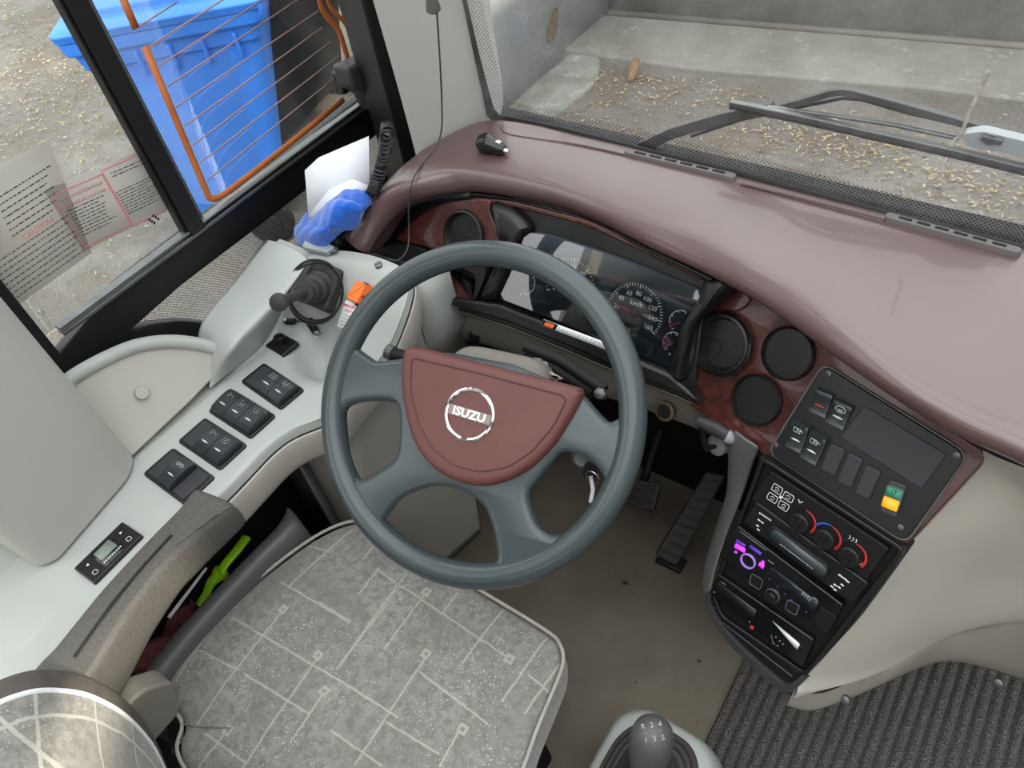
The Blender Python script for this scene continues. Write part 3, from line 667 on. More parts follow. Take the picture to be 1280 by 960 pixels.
# black horn shaped flares at both sides of the cluster
def flare(P, name='cluster_flare'):
    b = MB(); Q = cr(FA.pts(P, .022), 60); b.pillow(FA, Q, ((-.004, 0), (-.002, .01), (.003, .02), (.008, .025), (.013, .027))); b.build(name, M['black'], dash, sub=1)
flare([(612, 254), (636, 262), (655, 280), (656, 292), (636, 330), (624, 368), (600, 376), (606, 352), (624, 330), (632, 310), (624, 284)])
flare([(880, 350), (900, 344), (912, 356), (902, 372), (880, 388), (862, 412), (854, 445), (850, 478), (836, 468), (842, 440), (856, 405), (872, 372)])
# shelf lip under the cluster with its warning label
b = MB(); P = FA.pts([(524, 362), (580, 372), (624, 378), (700, 408), (765, 435), (838, 466), (862, 486), (880, 508), (850, 495), (800, 476), (760, 458), (700, 432), (632, 405), (580, 389), (524, 375)], .02); b.prism(FA, P, 0, .02, .004); b.build('shelf_lip', M['black'], dash, bevel=.004, seg=3)
lf = Fr(FA.w(*FA.px(720, 418, .021), .021), FA.n, FA.w(*FA.px(762, 433))-FA.w(*FA.px(680, 402)))
b = MB(); b.prism(lf, lf.pts([(679, 401), (698, 406), (692, 413), (763, 432), (759, 437), (690, 414), (676, 406)][0:0] or [(680, 399), (763, 430), (758, 437), (676, 406)]), 0, .0006); wlb = b.build('warning_label', M['white'], dash, smooth=False); wlb['label'] = 'white label strip with an orange and black emblem'
b = MB(); b.prism(lf, lf.pts([(680, 399.3), (698, 406), (694, 412.5), (676.5, 405.7)]), .0006, .0009); b.build('label_emblem', M['blackm'], wlb, smooth=False)
b = MB(); b.flat(lf, lf.pts([(683, 402), (694, 406), (691, 410.5), (680, 406)]), .0012); b.build('label_mark', M['orange'], wlb, smooth=False)
b = MB()
for k in (.25, .5, .75):
    p0 = (700*(1-k)+696*k, 408*(1-k)+412.5*k); p1 = (760*(1-k)+756*k, 430*(1-k)+435.5*k); q0, q1 = A3(*lf.px(*p0)), A3(*lf.px(*p1))
    for s in np.linspace(0, .92, 12): b.line(lf, [q0+(q1-q0)*s, q0+(q1-q0)*(s+random.uniform(.02, .06))], .0006, .0006, .0002)
b.build('label_print', M['greyprint'], wlb, smooth=False)
# lower panel below the shelf: slopes away into the footwell
b = MB()
r0 = [FA.w(*FA.px(x, y), -.004) for x, y in ((516, 372), (580, 390), (632, 407), (700, 434), (760, 460), (850, 497), (905, 522), (965, 556))]
r1 = [p+A3(0, .02, -.012) for p in r0]
mid = [Z(x, y, .60) for x, y in ((512, 412), (560, 420), (600, 430), (660, 452), (720, 485), (810, 515), (880, 542), (958, 578))]
lowp = [A3(p[0], p[1]+.04, .57) for p in mid]
b.grid([cr(r, 40, False) for r in (r0, r1, mid, lowp)]); b.build('lower_panel', M['beige_dark'], dash, solid=.006, sub=1)
# vents of the right part are in the wood panel further right; knob and lighter socket below the shelf
def knob(name, x, y, z, r, h, mat, par, n=(-.1, -.85, .5)):
    c = Z(x, y, z); f = Fr(c, n, (1, 0, 0)); b = MB(); b.lathe(f, [(r*1.15, -.01), (r*1.15, .002), (r, .004), (r*.95, h), (r*.8, h+.002), (0, h+.002)], 24); b.box(f, (-r*.16, r*.16), (-r*.95, r*.95), (h, h+.008)); return b.build(name, mat, par, bevel=.001)
knob('rotary_knob', 597, 415, .613, .016, .012, M['blackm'], dash)
c = Z(831, 514, .637); f = Fr(c, (-.1, -.85, .5), (1, 0, 0)); b = MB(); b.lathe(f, [(.0155, -.008), (.0155, .002), (.0115, .003), (.0115, .001)], 24); lg = b.build('lighter_socket', pl('brass_ring', (120, 100, 74), .35, .5, .1, 30, metal=.7), dash); b = MB(); b.lathe(f, [(.0112, .0), (.0112, .003), (0, .003)], 20); b.build('lighter_plug', M['blackm'], lg)

# ------------------------------------------------------------------ instrument cluster
clus = thing('instrument_cluster', 'instrument cluster behind a reflecting lens with round speedometer', 'instrument cluster', FA.w(*FA.px(740, 400), .0))
CLP = [(663, 291), (685, 294), (760, 318), (855, 355), (872, 363), (875, 372), (862, 402), (852, 440), (843, 455), (834, 456), (762, 429), (703, 403), (630, 375), (626, 368), (640, 338), (655, 297)]; CL = cr(FA.pts([(663, 291), (685, 294), (760, 318), (855, 355), (872, 363), (875, 372), (862, 402), (852, 440), (843, 455), (834, 456), (762, 429), (703, 403), (630, 375), (626, 368), (640, 338), (655, 297)], .012), 90)
b = MB(); b.prism(FA, CL, .0, .004); b.build('face_plate', pl('cluster_face', (40, 48, 56), .6, .4, .1, 12), clus, smooth=False)
a_, d_ = FA.px(745, 372, .015); FL = Fr(FA.w(a_, d_, .017), (.075, -.874, .487), (1, 0, 0)); b = MB(); b.flat(FL, [FL.px(*q) for q in CLP], 0); b.build('lens', M['lens'], clus, smooth=False)
def dial(name, cx, cy, rpx, a0, a1, nmaj, nmin, labels, needle, unit_txt=None, red=None, rr=None):
    a, d = FA.px(cx, cy, .005); a2, _ = FA.px(cx+rpx, cy+rpx*.36, .005); R0 = rr; g = FA.sub(a, d, .005)
    b = MB(); b.lathe(g, [(R0*1.06, -.002), (R0*1.06, .0012), (R0*1.0, .0016), (R0*.99, .0004), (0, .0004)], 48); o = b.build(name, pl('dial_face', (26, 31, 37), .6, .4, .05), clus)
    b = MB(); n = nmaj*nmin
    for i in range(n+1):
        t = a0+(a1-a0)*i/n; major = i % nmin == 0; l = .80 if major else .86
        b.line(g, [(R0*l*math.cos(t), R0*l*math.sin(t)), (R0*.95*math.cos(t), R0*.95*math.sin(t))], R0*(.035 if major else .024), .0005, .0003)
    for i, s in enumerate(labels):
        if s: t = a0+(a1-a0)*i/nmaj; b.text(g, s, R0*.63*math.cos(t), R0*.63*math.sin(t), R0*.205, .0005, .0001, bold=.0001)
    if unit_txt: b.text(g, unit_txt, 0.0, R0*.3, R0*.22, .0005, .0001, bold=.0001)
    b.build('markings', M['white'], o, smooth=False)
    if red:
        b = MB(); b.line(g, [(R0*.93*math.cos(t), R0*.93*math.sin(t)) for t in np.linspace(*red, 8)], R0*.06, .0006, .0003); b.build('red_zone', M['red'], o, smooth=False)
    b = MB(); b.line(g, [(-R0*.1*math.cos(needle), -R0*.1*math.sin(needle)), (R0*.62*math.cos(needle), R0*.62*math.sin(needle))], R0*.05, .002, .0006); nd = b.build('needle', M['red'], o, smooth=False)
    b = MB(); b.lathe(g, [(R0*.16, .0008), (R0*.16, .004), (R0*.12, .005), (0, .005)], 20); b.build('needle_hub', M['blackm'], nd)
    return o, g
D = math.radians
sp_, sg = dial('speedometer', 793, 391, 40, D(208), D(-28), 8, 5, ['', '20', '40', '60', '80', '100', '120', '140', '160'], D(172), 'km/h', rr=.046)
b = MB(); b.prism(sg, rrect(-.018, .012, -.034, -.024, .002), .0004, .001); b.build('odometer', M['display'], sp_, smooth=False)
dial('rev_counter', 712, 356, 40, D(208), D(-28), 6, 5, ['0', '5', '10', '15', '20', '25', '30'], D(160), 'x100 r/min', rr=.044)
def small(name, cx, cy, arc0, arc1, tx, r=.018, needle=D(200), red=None):
    a, d = FA.px(cx, cy, .005); g = FA.sub(a, d, .005); b = MB(); b.line(g, [(r*math.cos(t), r*math.sin(t)) for t in np.linspace(arc0, arc1, 14)], .0012, .0, .0004)
    for t in np.linspace(arc0, arc1, 5): b.line(g, [(r*math.cos(t), r*math.sin(t)), (r*.8*math.cos(t), r*.8*math.sin(t))], .001, 0, .0004)
    for s, t, k in tx: b.text(g, s, r*k*math.cos(t), r*k*math.sin(t), .006, .0, .0001)
    o = b.build(name, M['white'], clus, smooth=False)
    b = MB(); b.line(g, [(0, 0), (r*.8*math.cos(needle), r*.8*math.sin(needle))], .0014, .001, .0004); b.build('needle', M['red'], o, smooth=False)
    if red: b = MB(); b.line(g, [(r*.97*math.cos(t), r*.97*math.sin(t)) for t in np.linspace(*red, 8)], .0018, .0002, .0004); b.build('red_zone', M['red'], o, smooth=False)
small('air_gauge', 851, 403, D(80), D(235), [('10', D(30), .9), ('0', D(265), 1.1)], .017, D(215), (D(195), D(235)))
small('air_gauge', 842, 429, D(80), D(235), [('10', D(30), .9), ('0', D(265), 1.1)], .016, D(215), (D(150), D(235)))
small('fuel_gauge', 655, 352, D(-75), D(75), [('E', D(-95), 1.1), ('F', D(95), 1.1)], .02, D(150))
small('temperature_gauge', 684, 345, D(150), D(200), [], .02, D(175))
# trip reset stalk
a, d = FA.px(798, 411, .013); g = FA.sub(a, d, .013); b = MB(); b.lathe(g, [(.003, 0), (.003, .012), (.0045, .014), (.0045, .02), (0, .021)], 14); b.build('trip_knob', M['blackm'], clus)
# ------------------------------------------------------------------ right hand wood panel with three round vents (part of the dashboard)
WB = Z(965, 555, .69); WA = Fr(WB, (-.217, -.806, .55), (.965, -.26, 0))
P = rpoly(WA.pts([(893, 333), (912, 352), (948, 372), (985, 392), (1040, 436), (1110, 486), (1185, 536), (1232, 566), (1226, 582), (1132, 684), (1100, 662), (1030, 618), (965, 578), (940, 556), (905, 532), (868, 512), (850, 494), (856, 470), (866, 440), (880, 400), (896, 362)]), .012, 4)
sw_out = WA.pts([(1028, 455), (1046, 456), (1205, 562), (1208, 574), (1137, 672), (1126, 675), (966, 568), (964, 556)])
sheet('wood_panel', WA, P, [circ(*WA.px(x, y, .004), r, 44) for x, y, r in ((902, 430, .0405), (984, 442, .0345), (945, 500, .0345))], .03, M['wood'], dash, .002, .0)
b = MB(); b.prism(WA, WA.pts([(870, 380), (1010, 400), (1010, 540), (870, 510)], -.03), -.05, -.028); b.build('vent_backing', M['blackm'], dash)
v1 = vent('air_vent', WA, 902, 430, .041, .04, .006, par=dash)
a, d = WA.px(902, 430, .008); b = MB(); b.lathe(WA.sub(a, d, .008), [(.0415, .002), (.043, .006), (.045, .004), (.0455, -.002)], 44, cap=False); b.build('vent_ring', M['blackg'], v1)
def gauge(cx, cy, r):
    """round covered opening: dark disc in a shiny ring"""
    a, d = WA.px(cx, cy, .004); g = WA.sub(a, d, .004)
    b = MB(); b.lathe(g, [(r, -.004), (r*1.02, .002), (r*.98, .004), (r*.93, .001), (r*.91, -.012)], 40); o = b.build('round_vent', M['black'], dash); o['label'] = 'round dark vent with a glossy closed disc'
    b = MB(); b.lathe(g, [(r*.92, -.010), (r*.70, -.008), (r*.66, -.006), (r*.2, -.0055), (0, -.0055)], 36); b.build('closing_disc', M['blackg'], o); return o
gauge(984, 442, .035); gauge(945, 500, .035)
for x, y in ((858, 484), (1131, 671)):
    a, d = WA.px(x, y, .001); b = MB(); b.lathe(WA.sub(a, d, .0), [(.004, 0), (.004, .0015), (.002, .002), (0, .0015)], 12); b.build('screw', M['dullmetal'], dash)
# wood bracket shine piece above the left vent
b = MB(); P = cr(WA.pts([(905, 362), (916, 356), (936, 370), (938, 376), (925, 388), (905, 388), (898, 380)], .004), 40); b.prism(WA, P, 0, .004, .002); b.build('wood_corner', M['wood'], dash, bevel=.0015)
# ------------------------------------------------------------------ switch panel
sp = thing('dash_switchboard', 'black switchboard with rocker switches and blank pocket set in the wood trim', 'switchboard', WA.w(*WA.px(1085, 570)))
P = rpoly(WA.pts([(1030, 455), (1210, 568), (1132, 678), (962, 566)], .003), .014, 6)
b = MB(); b.prism(WA, rpoly(WA.pts([(1029, 452), (1213, 567), (1133, 682), (958, 566)], .002), .016, 6), 0, .003); b.build('trim_ring', M['dullmetal'], sp, bevel=.001)
b = MB(); b.prism(WA, P, .0, .0055); b.build('panel', M['black'], sp, bevel=.0015)
S = WA
def quad_frame(f, P, c):
    """local frame and half sizes of a four cornered patch given by its photo corners (top left, top right, bottom right, bottom left)"""
    q = [A3(*f.px(x, y, c), 0) for x, y in P]; m = sum(q)/4; u = unit((q[1]-q[0])+(q[2]-q[3]))
    w = (np.linalg.norm(q[1]-q[0])+np.linalg.norm(q[2]-q[3]))/4; h = (np.linalg.norm(q[3]-q[0])+np.linalg.norm(q[2]-q[1]))/4
    return f.sub(m[0], m[1], c, math.atan2(u[1], u[0])), w, h
def rocker(f, P, c, par, icon=None, bar='white', press=1, name='rocker_switch', hgt=.007, mat='rocker', label=None):
    g, w, h = quad_frame(f, P, c); w *= .96; h *= .97
    o = MB(); rows = []
    prof = [(-1, -.002), (-1, hgt*.35), (-.9, hgt*.6), (-.5, hgt*.72), (0, hgt*.62), (.5, hgt*1.0), (.88, hgt*1.25), (1, hgt*1.0), (1, -.002)]
    if press < 0: prof = [(-p[0], p[1]) for p in prof][::-1]
    for k, (y, z) in enumerate(prof):
        rows.append([g.w(-w, y*h, -.002)]+[g.w(x*w, y*h, z-.0012*abs(x)**6*(hgt/.007)) for x in (-1, -.92, -.6, 0, .6, .92, 1)]+[g.w(w, y*h, -.002)])
    o.grid(rows); ob = o.build(name, M[mat], par, sharp=60, bevel=.0006)
    if label: ob['label'] = label
    zf = lambda y: float(np.interp(y, [p[0] for p in prof if abs(p[0]) < 1.01][1:-1], [p[1] for p in prof][1:-1]))
    if bar:
        y = -.22; gi = g.sub(0, y*h, zf(y)+.0002); b = MB(); b.prism(gi, [(x*w*.62, math.copysign(1, s)*.0012*(1-(x)**2)+0) for s in (-1, 1) for x in (np.linspace(-1, 1, 9) if s < 0 else np.linspace(1, -1, 9))][0:18], 0, .0006); b.build('indicator_bar', M[bar], ob, smooth=False)
    if icon:
        y = .45; sl = math.atan2((zf(.8)-zf(.1)), h*.7); gi = g.sub(0, y*h, zf(y)+.0007, tilt=-sl); b = MB(); icon(b, gi, min(w, h)*.55); b.build('icon', M['white'], ob, smooth=False)
    return ob
LW = .00065
def ic_bus(b, g, s): b.line(g, [(-s, -s*.5), (s*.5, -s*.5), (s*.5, s*.6), (-s, s*.6)], LW, closed=True); b.line(g, [(-s*.4, .05*s), (s*.4, .05*s)], LW); b.line(g, [(s*.5, .3*s), (s, .3*s), (s, -.2*s)], LW); b.line(g, [(-.2*s, -.5*s), (-.2*s, .6*s)], LW)
def ic_car(b, g, s): b.line(g, [(-s, -.4*s), (-s, .1*s), (-.5*s, .6*s), (.4*s, .6*s), (s, .1*s), (s, -.4*s)], LW, closed=True); b.line(g, [(-s*.5, -.1*s), (s*.5, -.1*s)], LW); b.line(g, [(-.6*s, -.7*s), (.6*s, -.7*s)], LW)
def ic_lamp(b, g, s): b.line(g, [(s*.7*math.cos(t), s*.7*math.sin(t)) for t in np.linspace(-1.5, 1.5, 9)], LW, closed=True); [b.line(g, [(-s*.2, k*s), (-s, k*s-.1*s)], LW) for k in (-.5, 0, .5)]
def ic_wave(b, g, s): [b.line(g, [(-.9*s+k*s*.3, s*.45*math.sin(k*1.3)+d*s) for k in range(7)], LW) for d in (-.35, .35)]
def ic_defrost(b, g, s): b.line(g, [(-s, -s*.6), (s, -s*.6), (s, s*.6), (-s, s*.6)], LW, closed=True); [b.line(g, [(x*s, -.35*s), (x*s+.1*s, 0), (x*s, .4*s)], LW) for x in (-.5, 0, .5)]
def ic_key(b, g, s): b.line(g, [(s*.4*math.cos(t)-.3*s, s*.4*math.sin(t)+.2*s) for t in np.linspace(0, 5.6, 10)], LW); b.line(g, [(.1*s, .2*s), (.9*s, .2*s), (.9*s, -.3*s)], LW); b.line(g, [(-.9*s, -.4*s), (-.4*s, -.1*s)], LW)
def ic_step(b, g, s): b.line(g, [(-s, .6*s), (-.4*s, .6*s), (-.4*s, -.3*s), (.6*s, -.3*s), (.6*s, .3*s)], LW); b.line(g, [(-.9*s, -.7*s), (.9*s, -.7*s)], LW)
def ic_seat(b, g, s): b.line(g, [(-.8*s, .6*s), (-.4*s, -.3*s), (.6*s, -.3*s), (.7*s, .2*s), (-.1*s, .2*s)], LW); b.line(g, [(.1*s, .7*s), (.8*s, .5*s)], LW)
def ic_text(t): return lambda b, g, s: b.text(g, t, 0, 0, s*1.15, .0003, .0001, bold=.00012)
C = .0055
rocker(S, [(1027, 484), (1047, 494), (1030, 522), (1008, 513)], C, sp, None, 'red', 1, label='rocker switch with red indicator bar')
rocker(S, [(1050, 498), (1072, 509), (1052, 537), (1029, 526)], C, sp, ic_car, label='rocker switch with vehicle symbol')
rocker(S, [(1000, 524), (1019, 533), (999, 566), (979, 556)], C, sp, ic_bus, hgt=.011)
rocker(S, [(1021, 537), (1041, 548), (1018, 581), (998, 570)], C, sp, ic_bus, hgt=.011)
for P in ([(1042, 553), (1063, 563), (1042, 595), (1020, 585)], [(1064, 564), (1084, 574), (1063, 611), (1041, 601)], [(1087, 579), (1107, 590), (1085, 625), (1062, 615)]):
    g, w, h = quad_frame(S, P, C); b = MB(); b.prism(g, rrect(-w*.95, w*.95, -h*.95, h*.95, w*.35), 0, .0035, .0015); b.build('blank_cover', M['blank'], sp, bevel=.0012)
P = rpoly(S.pts([(1080, 506), (1185, 568), (1152, 612), (1050, 547)], C), .004); b = MB(); b.prism(S, P, C, C+.0022, .001); b.build('blank_pocket', M['blank'], sp, bevel=.001)
g, w, h = quad_frame(S, [(1118, 600), (1140, 608), (1118, 646), (1094, 636)], C); b = MB(); b.prism(g, rrect(-w, w, -h, h, w*.4), 0, .004, .0015); tl = b.build('telltale_lamp', M['char'], sp, bevel=.001); tl['label'] = 'small lamp housing with green and amber lenses'
g, w, h = quad_frame(S, [(1112, 606), (1134, 614), (1119, 640), (1098, 631)], C+.004); b = MB(); b.prism(g, rrect(-w, w, -h, h, w*.3), 0, .001); b.build('lamp_bezel', M['dullmetal'], tl, bevel=.0004)
b = MB(); b.prism(g, rrect(-w*.9, w*.9, .12*h, .92*h, w*.15), .001, .0022); b.build('green_lens', M['green'], tl, smooth=False)
b = MB(); b.prism(g, rrect(-w*.9, w*.9, -.92*h, -.02*h, w*.15), .001, .0022); b.build('amber_lens', M['amber'], tl, smooth=False)
b = MB(); b.text(g, 'i7', 0, .5*h, .009, .0024); b.build('lens_print', M['blackm'], tl, smooth=False)
for x, y in ((1036, 467), (1196, 569), (970, 556), (1126, 659)):
    a, d = S.px(x, y, C); b = MB(); b.lathe(S.sub(a, d, C), [(.004, 0), (.0035, .0014), (.0018, .0018), (.0015, .0008), (0, .0008)], 14); b.build('screw', M['dullmetal'], sp)

# ------------------------------------------------------------------ centre console
CB = Z(950, 575, .675); K = Fr(CB, (-.202, -.894, .4), (.975, -.22, 0))
con = thing('centre_console', 'black framed centre console leaning out of the grey dash side', 'console', (.0, .6, .02))
# black housing front
P = rpoly(K.pts([(948, 566), (1136, 686), (1118, 712), (1064, 786), (1006, 850), (984, 866), (960, 850), (912, 805), (884, 764), (884, 742), (904, 690), (926, 640)]), [.01, .01, .02, .02, .03, .03, .05, .06, .05, .04, .02, .02], 5)
b = MB(); b.prism(K, P, -.06, 0, .002); b.build('housing', M['blackm'], con, bevel=.006, seg=3)
# raised black border
def border(name, f, P, w, c0, c1, mat, par, bev=.002):
    m = sum(A3(*p) for p in P)/len(P); Q = []
    n_ = len(P)
    for i in range(n_):
        e1 = unit(A3(*P[i])-A3(*P[i-1])); e2 = unit(A3(*P[(i+1) % n_])-A3(*P[i])); s = 1 if area(P) > 0 else -1
        h = A3(-e1[1], e1[0])+A3(-e2[1], e2[0]); h = h/max(np.dot(h, h), .6)*2*w*s; Q.append(A3(*P[i])+h)
    return sheet(name, f, P, [Q], c1-c0, mat, par, bev, c1)
border('housing_rim', K, rpoly(K.pts([(952, 570), (1133, 687), (1008, 846), (900, 772), (888, 742)], .006), .012, 5), .006, -.004, .008, M['black'], con, .002)
def unit_box(name, label, cat, P, c0, c1, mat, r=.004):
    t = thing(name, label, cat, K.w(*K.px(*P[3]))); b = MB(); b.prism(K, rpoly(K.pts(P, c1), r, 4), c0, c1, .001); fp = b.build('faceplate', mat, t, bevel=.0012); return t
T_ = lambda b, s, x, y, z, c, rot=None, **k: b.text(K, s, *K.px(x, y, c), z, c, .0001, rot=0, **k)
# climate panel
c1 = .008
cp = unit_box('climate_control_panel', 'climate control panel with three rotary dials under the wood trim', 'climate control', [(963, 588), (1112, 686), (1082, 728), (937, 624)], 0, c1, M['blackm'])
for k, (x, y) in enumerate(((972, 611), (986, 621), (966, 622), (980, 632))):
    a, d = K.px(x, y, c1); g = K.sub(a, d, c1); q = .0068
    b = MB(); b.prism(g, rpoly([(-q, -q), (q, -q), (q, q), (-q, q)], .002), 0, .0012); o = b.build('mode_button', M['black'], cp, bevel=.0004)
    b = MB(); b.line(g, rpoly([(-q, -q*.8), (q, -q*.8), (q, q*.8), (-q, q*.8)], .002, 3), .0009, .0012, .0003, True)
    b.line(g, [(-q*.5, 0), (0, q*.35), (q*.5, 0)], .0008, .0012); b.line(g, [(-q*.4, -q*.35), (q*.4, -q*.35)], .0008, .0012); b.build('icon', M['white'], o, smooth=False)
b = MB(); a, d = K.px(976, 621.5, c1); b.lathe(K.sub(a, d, c1), [(.0025, 0), (.002, .0012), (0, .0015)], 10); b.build('indicator_lamp', M['white'], cp)
for k, (x, y) in enumerate(((1003, 650), (1034, 670), (1065, 692))):
    a, d = K.px(x, y, c1); g = K.sub(a, d, c1); r = .0145
    b = MB(); b.lathe(g, [(r*1.06, 0), (r, .002), (r*.95, .012), (r*.85, .0135), (0, .0135)], 30); b.box(g, (-r*.2, r*.2), (-r*.9, r*.9), (.0135, .016)); o = b.build('dial', M['black'], cp, bevel=.0008)
    segs = [(D(95), D(-30), 'red')] if k != 1 else [(D(165), D(92), 'blue'), (D(90), D(-35), 'red')]
    for s0, s1, mt in segs:
        b = MB(); n = 16; rows = [[g.w(rr*math.cos(t), rr*math.sin(t), .0006) for rr in (r*1.1, r*1.1+(.001+.0034*i/n if k != 1 or mt == 'red' else .0042-.0025*i/n))] for i, t in enumerate(np.linspace(s0, s1, n+1))]; b.grid(rows); b.build('scale_arc', M[mt], cp, solid=.0004, smooth=False)
b = MB()
for x, y in ((1000, 627), (1013, 657), (1075, 704)): b.line(K, [(p[0]+dx, p[1]+dy) for p in [K.px(x, y, c1)] for dx, dy in ((-.003, .002), (0, -.002), (.003, .002))], .0012, c1)
for x in (1062, 1066, 1070): p = K.px(x, 672+(x-1062)*.6, c1); b.line(K, [(p[0]-.001, p[1]+.003), (p[0]+.001, p[1]), (p[0]-.001, p[1]-.003)], .0008, c1)
p = K.px(1056, 681, c1); b.flat(K, circ(p[0], p[1], .0016, 8), c1+.0003); b.build('printed_symbols', M['white'], cp, smooth=False)
# tachograph unit with long rounded window
tg = unit_box('trip_recorder', 'black slot unit with long rounded grey window above the lit radio', 'recorder', [(944, 626), (1087, 730), (1065, 756), (928, 652)], 0, .013, M['black'], .006)
c1 = .013
def pill(f, p0, p1, r, n=10):
    p0, p1 = A3(*p0), A3(*p1); d = unit(p1-p0); a0 = math.atan2(d[1], d[0]); return [p1+r*A3(math.cos(a0+t), math.sin(a0+t)) for t in np.linspace(-math.pi/2, math.pi/2, n)]+[p0+r*A3(math.cos(a0+t), math.sin(a0+t)) for t in np.linspace(math.pi/2, math.pi*1.5, n)]
b = MB(); b.prism(K, pill(K, K.px(969, 667, c1), K.px(1026, 709, c1), .013), c1, c1+.005, .003); b.build('window_surround', M['blackm'], tg, bevel=.0015)
b = MB(); b.prism(K, pill(K, K.px(973, 669, c1), K.px(1027, 710, c1), .0088), c1+.005, c1+.0056); b.build('window', pl('smoked_window', (58, 66, 70), .25, .5, .03), tg, smooth=False)
b = MB(); p, q = A3(*K.px(975, 680, .0186)), A3(*K.px(1016, 711, .0186))
for s in np.linspace(0, .95, 16): b.line(K, [p+(q-p)*s, p+(q-p)*(s+.04)], .0009, .0188)
for s in np.linspace(0, .9, 8): p2, q2 = A3(*K.px(949, 641, c1)), A3(*K.px(964, 651, c1)); b.line(K, [p2+(q2-p2)*s, p2+(q2-p2)*(s+.09)], .0026, c1)
for x, y in ((949, 650), (953, 653), (947, 657), (948, 662), (1050, 719), (1054, 722), (1057, 724), (1060, 727), (1044, 731), (1049, 734), (1040, 733), (1044, 737), (1053, 731)): p = K.px(x, y, c1); b.flat(K, rrect(p[0]-.0022, p[0]+.0022, p[1]-.0011, p[1]+.0011, .0004, 1), c1+.0004)
b.build('printed_symbols', M['white'], tg, smooth=False)
# radio with violet lit keys
rd = unit_box('car_radio', 'car radio with violet lit keys and round control ring', 'radio', [(921, 656), (1055, 757), (1032, 795), (898, 694)], 0, .012, M['blackg'], .005)
c1 = .012
for P in ([(920, 679), (932, 686), (931, 691), (918, 684)], [(919, 688), (922, 690), (921, 692), (918, 690)], [(950, 702), (956, 706), (954, 711), (948, 706)], [(953, 700), (956, 702), (955, 705), (952, 703)]):
    b = MB(); b.prism(K, rpoly(K.pts(P, c1), .001), c1, c1+.001); b.build('lit_key', M['purple'], rd, smooth=False)
for P in ([(921, 674), (932, 681), (931, 684), (920, 678)], [(938, 681), (952, 691), (951, 694), (937, 684)]):
    b = MB(); b.prism(K, rpoly(K.pts(P, c1), .0006), c1, c1+.001); b.build('lit_key', M['purple_dim'], rd, smooth=False)
def ring(x, y, r, mat, nm, par, c, w=.001): a, d = K.px(x, y, c); b = MB(); b.lathe(K.sub(a, d, c), [(r+w, 0), (r+w, .0025), (r, .003), (r-w, .0025), (r-w, 0)], 30, cap=False); return b.build(nm, mat, par)
ring(935.5, 701, .0105, pl('violet_ring', (150, 120, 190), .3, .5, 0, emit=lin((120, 90, 180)), es=.4), 'control_ring', rd, c1)
kn = ring(966, 744, .0098, M['dullmetal'], 'volume_ring', rd, c1); a, d = K.px(966, 744, c1); b = MB(); b.lathe(K.sub(a, d, c1), [(.0085, 0), (.008, .009), (.007, .010), (0, .010)], 24); b.build('volume_knob', M['black'], kn)
P = rpoly(K.pts([(965, 709), (1024, 753), (1017, 763), (958, 718)], c1), .002); b = MB(); b.prism(K, P, c1, c1+.001); o = b.build('display', M['darkdisp'], rd, smooth=False)
b = MB(); T_(b, 'FM2', 1008, 746, .0085, c1+.0012); b.build('display_text', M['greyprint'], o, smooth=False)
for x, y in ((945, 726), (990, 758)): g, w, h = quad_frame(K, [(x-4, y-9), (x+10, y-1), (x+5, y+11), (x-9, y+2)], c1); b = MB(); b.prism(g, rrect(-w, w, -h, h, w*.35), 0, .0012); q = b.build('square_key', M['black'], rd, bevel=.0004); b = MB(); b.line(g, rrect(-w, w, -h, h, w*.35, 3), .0004, .0012, .0002, True); b.build('key_outline', M['greyprint'], q, smooth=False)
b = MB()
for x, y in ((962, 724), (972, 733), (981, 742), (990, 750), (999, 757), (1008, 765)): p = K.px(x, y, c1); b.flat(K, circ(p[0], p[1], .0008, 6), c1+.0004)
b.build('led_dots', M['blue_led'], rd, smooth=False)
b = MB()
for (x0, y0), (x1, y1), w in (((925, 664), (958, 688), .0008), ((960, 700), (967, 705), .0012), ((1016, 746), (1022, 751), .0014)): b.line(K, [K.px(x0, y0, c1), K.px(x1, y1, c1)], w, c1)
b.build('printed_symbols', M['greyprint'], rd, smooth=False)
b = MB(); b.prism(K, rpoly(K.pts([(1026, 758), (1046, 772), (1036, 789), (1017, 775)], c1), .002), c1, c1+.0008); b.build('card_flap', M['black'], rd, bevel=.0003)
b = MB(); p, q = K.px(1044, 774, c1), K.px(1031, 789, c1); b.line(K, [p, q], .0016, c1); b.build('flap_edge', M['dullmetal'], rd, smooth=False)
# lowest unit with white bar
lw = unit_box('tachograph', 'lowest black console unit with white bar and small red button', 'tachograph', [(896, 716), (1018, 800), (1003, 836), (886, 742)], 0, .010, M['blackg'], .005)
c1 = .010
P = K.pts([(966, 776), (998, 803), (1000, 806), (997, 811), (993, 808)], c1); b = MB(); b.prism(K, P, c1, c1+.0012); b.build('white_bar', M['white'], lw, smooth=False)
b = MB(); b.prism(K, rpoly(K.pts([(898, 728), (946, 763), (942, 772), (894, 735)], c1), .001), c1, c1+.0006); b.build('display', pl('dim_lcd', (44, 46, 44), .3, .5, .02), lw, smooth=False)
a, d = K.px(940, 784, c1); b = MB(); b.lathe(K.sub(a, d, c1), [(.0032, 0), (.0028, .0015), (0, .002)], 12); b.build('red_button', M['red'], lw)
b = MB()
for x, y in ((937, 777), (893, 740), (970, 796), (975, 801), (967, 804), (972, 807), (979, 805)): p = K.px(x, y, c1); b.flat(K, circ(p[0], p[1], .0012, 8), c1+.0004)
p = [K.px(*q, c1) for q in ((964, 793), (966, 803), (969, 806))]; b.line(K, p, .0005, c1); p = [K.px(*q, c1) for q in ((901, 727), (907, 731))]; b.line(K, p, .0009, c1)
